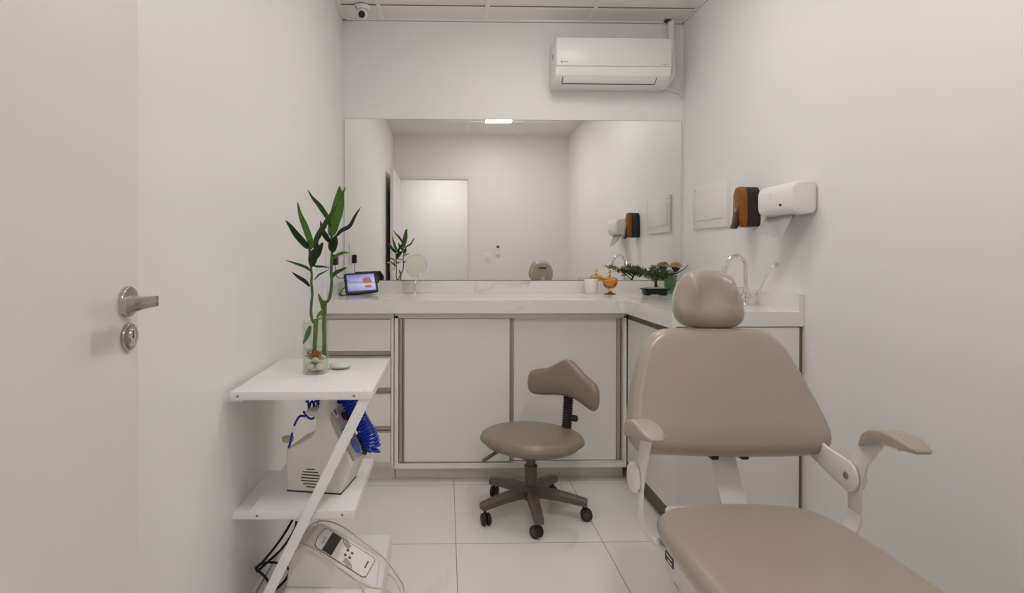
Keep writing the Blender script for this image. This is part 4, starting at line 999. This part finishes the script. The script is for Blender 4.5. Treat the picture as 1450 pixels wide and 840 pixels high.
def kp(poly, z0, z1, m, name, par=t, bev=0, **k):
    b = BM(); prism(b, poly, (z1-z0)*sg3, bev, mk @ Matrix.Translation((0, 0, z0*sg3))); return obj(name, b, m, par, **k)
hb_ = BM()
for q in [mk @ Vector((x, y, -.0015*sg3)) for x, y in ((-.020, -.008), (LA+.010, -.008), (LA+.010, LW+.008), (-.020, LW+.010), (-.028, LW*.5))]+[Vector(q) for q in ((-.475, 1.775, .250), (-.470, 1.90, .272), (-.485, 1.760, .163), (-.475, 1.96, .163), (-.225, 1.955, .163), (-.205, 1.745, .163))]: hb_.verts.new(q)
_n = en.normalized()
for v in hb_.verts:
    dd_ = (v.co-A_).dot(_n)
    if dd_ > -.0015: v.co -= _n*(dd_+.0015)
bmesh.ops.convex_hull(hb_, input=hb_.verts[:]); bmesh.ops.delete(hb_, geom=[v for v in hb_.verts if not v.link_faces], context='VERTS')
bmesh.ops.bevel(hb_, geom=[e for e in hb_.edges if e.calc_face_angle(0) > .35], offset=.006, segments=3, profile=.5, affect='EDGES'); obj('housing', hb_, 'beige2', t, angle=50)
pn = kp([(0, .004), (.010, 0), (LA-.006, 0), (LA, .008), (LA-.002, LW-.006), (LA-.012, LW), (.012, LW), (0, LW-.006), (-.006, LW*.5)], -.001, .0012, 'gold', 'panel_border')
pl_ = kp([(.002, .006), (.011, .002), (LA-.007, .002), (LA-.002, .009), (LA-.004, LW-.008), (LA-.013, LW-.002), (.013, LW-.002), (.002, LW-.008), (-.004, LW*.5)], .0005, .0016, 'beige2', 'panel')
kp([(.028, .003), (.062, .003), (.062, LW-.004), (.028, LW-.004)], .0012, .0026, 'lcd', 'display', smooth=False)
for x, y in ((.098, .026), (.098, .042), (.114, .026), (.114, .042)):
    kp([(x+.0046*math.cos(2*PI*k/14), y+.0036*math.sin(2*PI*k/14)) for k in range(14)], .0012, .0032, 'brown', 'button')
for s0, cy in ((1, -.004), (-1, LW+.004)):
    b = BM()
    for k in range(4):
        r_ = .016+.0052*k; arc = [mk @ Vector((.102+(r_+.004)*math.cos(a)-.012*s0*0, (cy if s0 > 0 else cy)+s0*r_*.78*math.sin(a), .002*sg3)) for a in [R(q) for q in (range(95, 171, 15) if s0 > 0 else range(15, 91, 15))]]
        tube(b, arc, .0011, 5)
    obj('arc_stripes', b, 'gold', t)
b = BM()
for k in range(5): box(b, (LA-.021, .020+.005*k, .0014*sg3), (LA-.016, .0238+.005*k, .0022*sg3), mtx=mk)
obj('logo', b, 'navy', t, smooth=False)
b = BM()
for k in range(4): box(b, (.012+.001*k, .028+.006*k, .0014*sg3), (.020+.001*k, .0315+.006*k, .0022*sg3), mtx=mk)
obj('lettering', b, 'greypanel', t, smooth=False)
# cables
def cable(name, pts, r, m, label, grp=None):
    b = BM(); tube(b, spline(pts, 10), r, 8); o = obj(name, b, m, loc=pts[0]); tag(o, label, 'cable', grp); return o
cable('cream_cable', [P(422, 772, y=1.76), P(428, 757, y=1.80), P(445, 741, y=1.86), P(462, 738, y=1.90), P(485, 746, y=1.90), P(520, 772, y=1.88), P(545, 792, y=1.88), P(560, 812, y=1.90), P(571, 830, y=1.93), P(572, 845, y=1.92)], .0022, 'cable_white', 'cream cable arching over the keypad machine to the floor at right')
cable('cream_cable', [P(424, 766, y=1.75), P(440, 772, y=1.73), P(462, 790, y=1.70), P(482, 806, y=1.68), P(505, 822, y=1.68), P(525, 832, y=1.68), P(545, 835, y=1.68), P(566, 848, y=1.68)], .0026, 'cable_white', 'cream cable crossing below the keypad machine face')
cable('cream_cable', [P(423, 769, y=1.745), P(445, 778, y=1.72), P(470, 797, y=1.685), P(492, 812, y=1.672), P(508, 826, y=1.672), P(516, 842, y=1.672)], .0022, 'cable_white', 'lower cream cable dropping past the white base machine')
cable('cream_cable', [P(536, 810, y=1.97), P(548, 812, y=1.96), P(560, 822, y=1.95), P(566, 836, y=1.93), P(566, 848, y=1.92)], .0018, 'cable_white', 'short cream cable loop right of the keypad machine')
cable('black_cable', [P(414, 737, y=1.95), P(402, 757, y=1.95), P(390, 774, y=1.96), P(372, 796, y=1.96), P(362, 804, y=1.95), P(364, 809, y=1.94), P(378, 797, y=1.93), P(400, 776, y=1.93), P(416, 752, y=1.94), P(420, 738, y=1.95)], .0042, 'black', 'black power cable looping under the middle shelf at left')
cable('black_cable', [P(361, 806, y=1.93), P(372, 798, y=1.92), P(390, 797, y=1.90), P(405, 803, y=1.90), P(412, 806, y=1.90), P(416, 780, y=1.92), P(414, 800, y=1.90), P(408, 815, y=1.89), P(400, 826, y=1.88), P(388, 834, y=1.88), P(376, 818, y=1.90), P(363, 806, y=1.93)], .0042, 'black', 'black cable tangle hanging behind the diagonal bar')

# ================================================================== FRONT WALL FITTINGS (seen in the mirror)
t = thing('remote_control', 'slim remote control in a wall holder, reflected in the mirror', 'remote control', (.61, YF, 1.20))
b = BM(); box(b, (.590, YF+.001, 1.165), (.636, YF+.022, 1.215), .004); obj('holder', b, 'white', t)
b = BM(); box(b, (.593, YF+.004, 1.19), (.633, YF+.018, 1.290), .004); rc = obj('body', b, 'beige', t)
b = BM(); box(b, (.598, YF+.0175, 1.255), (.628, YF+.0195, 1.284), .001); obj('screen', b, mat('remote lcd', (.08, .075, .05), .3), t)
t = thing('light_switch', 'white light switch plate beside the doorway, reflected in the mirror', 'light switch', (.485, YF, 1.15))
b = BM(); box(b, (.447, YF, 1.09), (.523, YF+.008, 1.205), .003); obj('plate', b, 'white', t)
b = BM(); box(b, (.470, YF+.0075, 1.115), (.500, YF+.012, 1.18), .002); obj('rocker', b, 'shelf', t)

# ================================================================== ADDED HALLWAY LAMP and lights
t = thing('added_hallway_light', 'unseen square hallway lamp added to brighten the room through the doorway', 'lamp', (.0, -.9, ZC))
b = BM(); box(b, (-.2, -1.1, ZC-.026), (.2, -.7, ZC-.0), .004); obj('frame', b, 'lamp_frame', t)
b = BM(); box(b, (-.19, -1.09, ZC-.0275), (.19, -.71, ZC-.0255)); obj('diffuser', b, emis('added hall lamp diffuser', (1., .96, .94), 36.), t, smooth=False)  # unseen lamp, added to send more light in through the doorway

w = bpy.data.worlds.new('world'); bpy.context.scene.world = w; w.use_nodes = True
w.node_tree.nodes['Background'].inputs[0].default_value = (.8, .78, .75, 1); w.node_tree.nodes['Background'].inputs[1].default_value = .02
vs = bpy.context.scene.view_settings
vs.view_transform = 'Standard'; vs.look = 'None'; vs.exposure = -.04; vs.gamma = 1; vs.use_curve_mapping = False
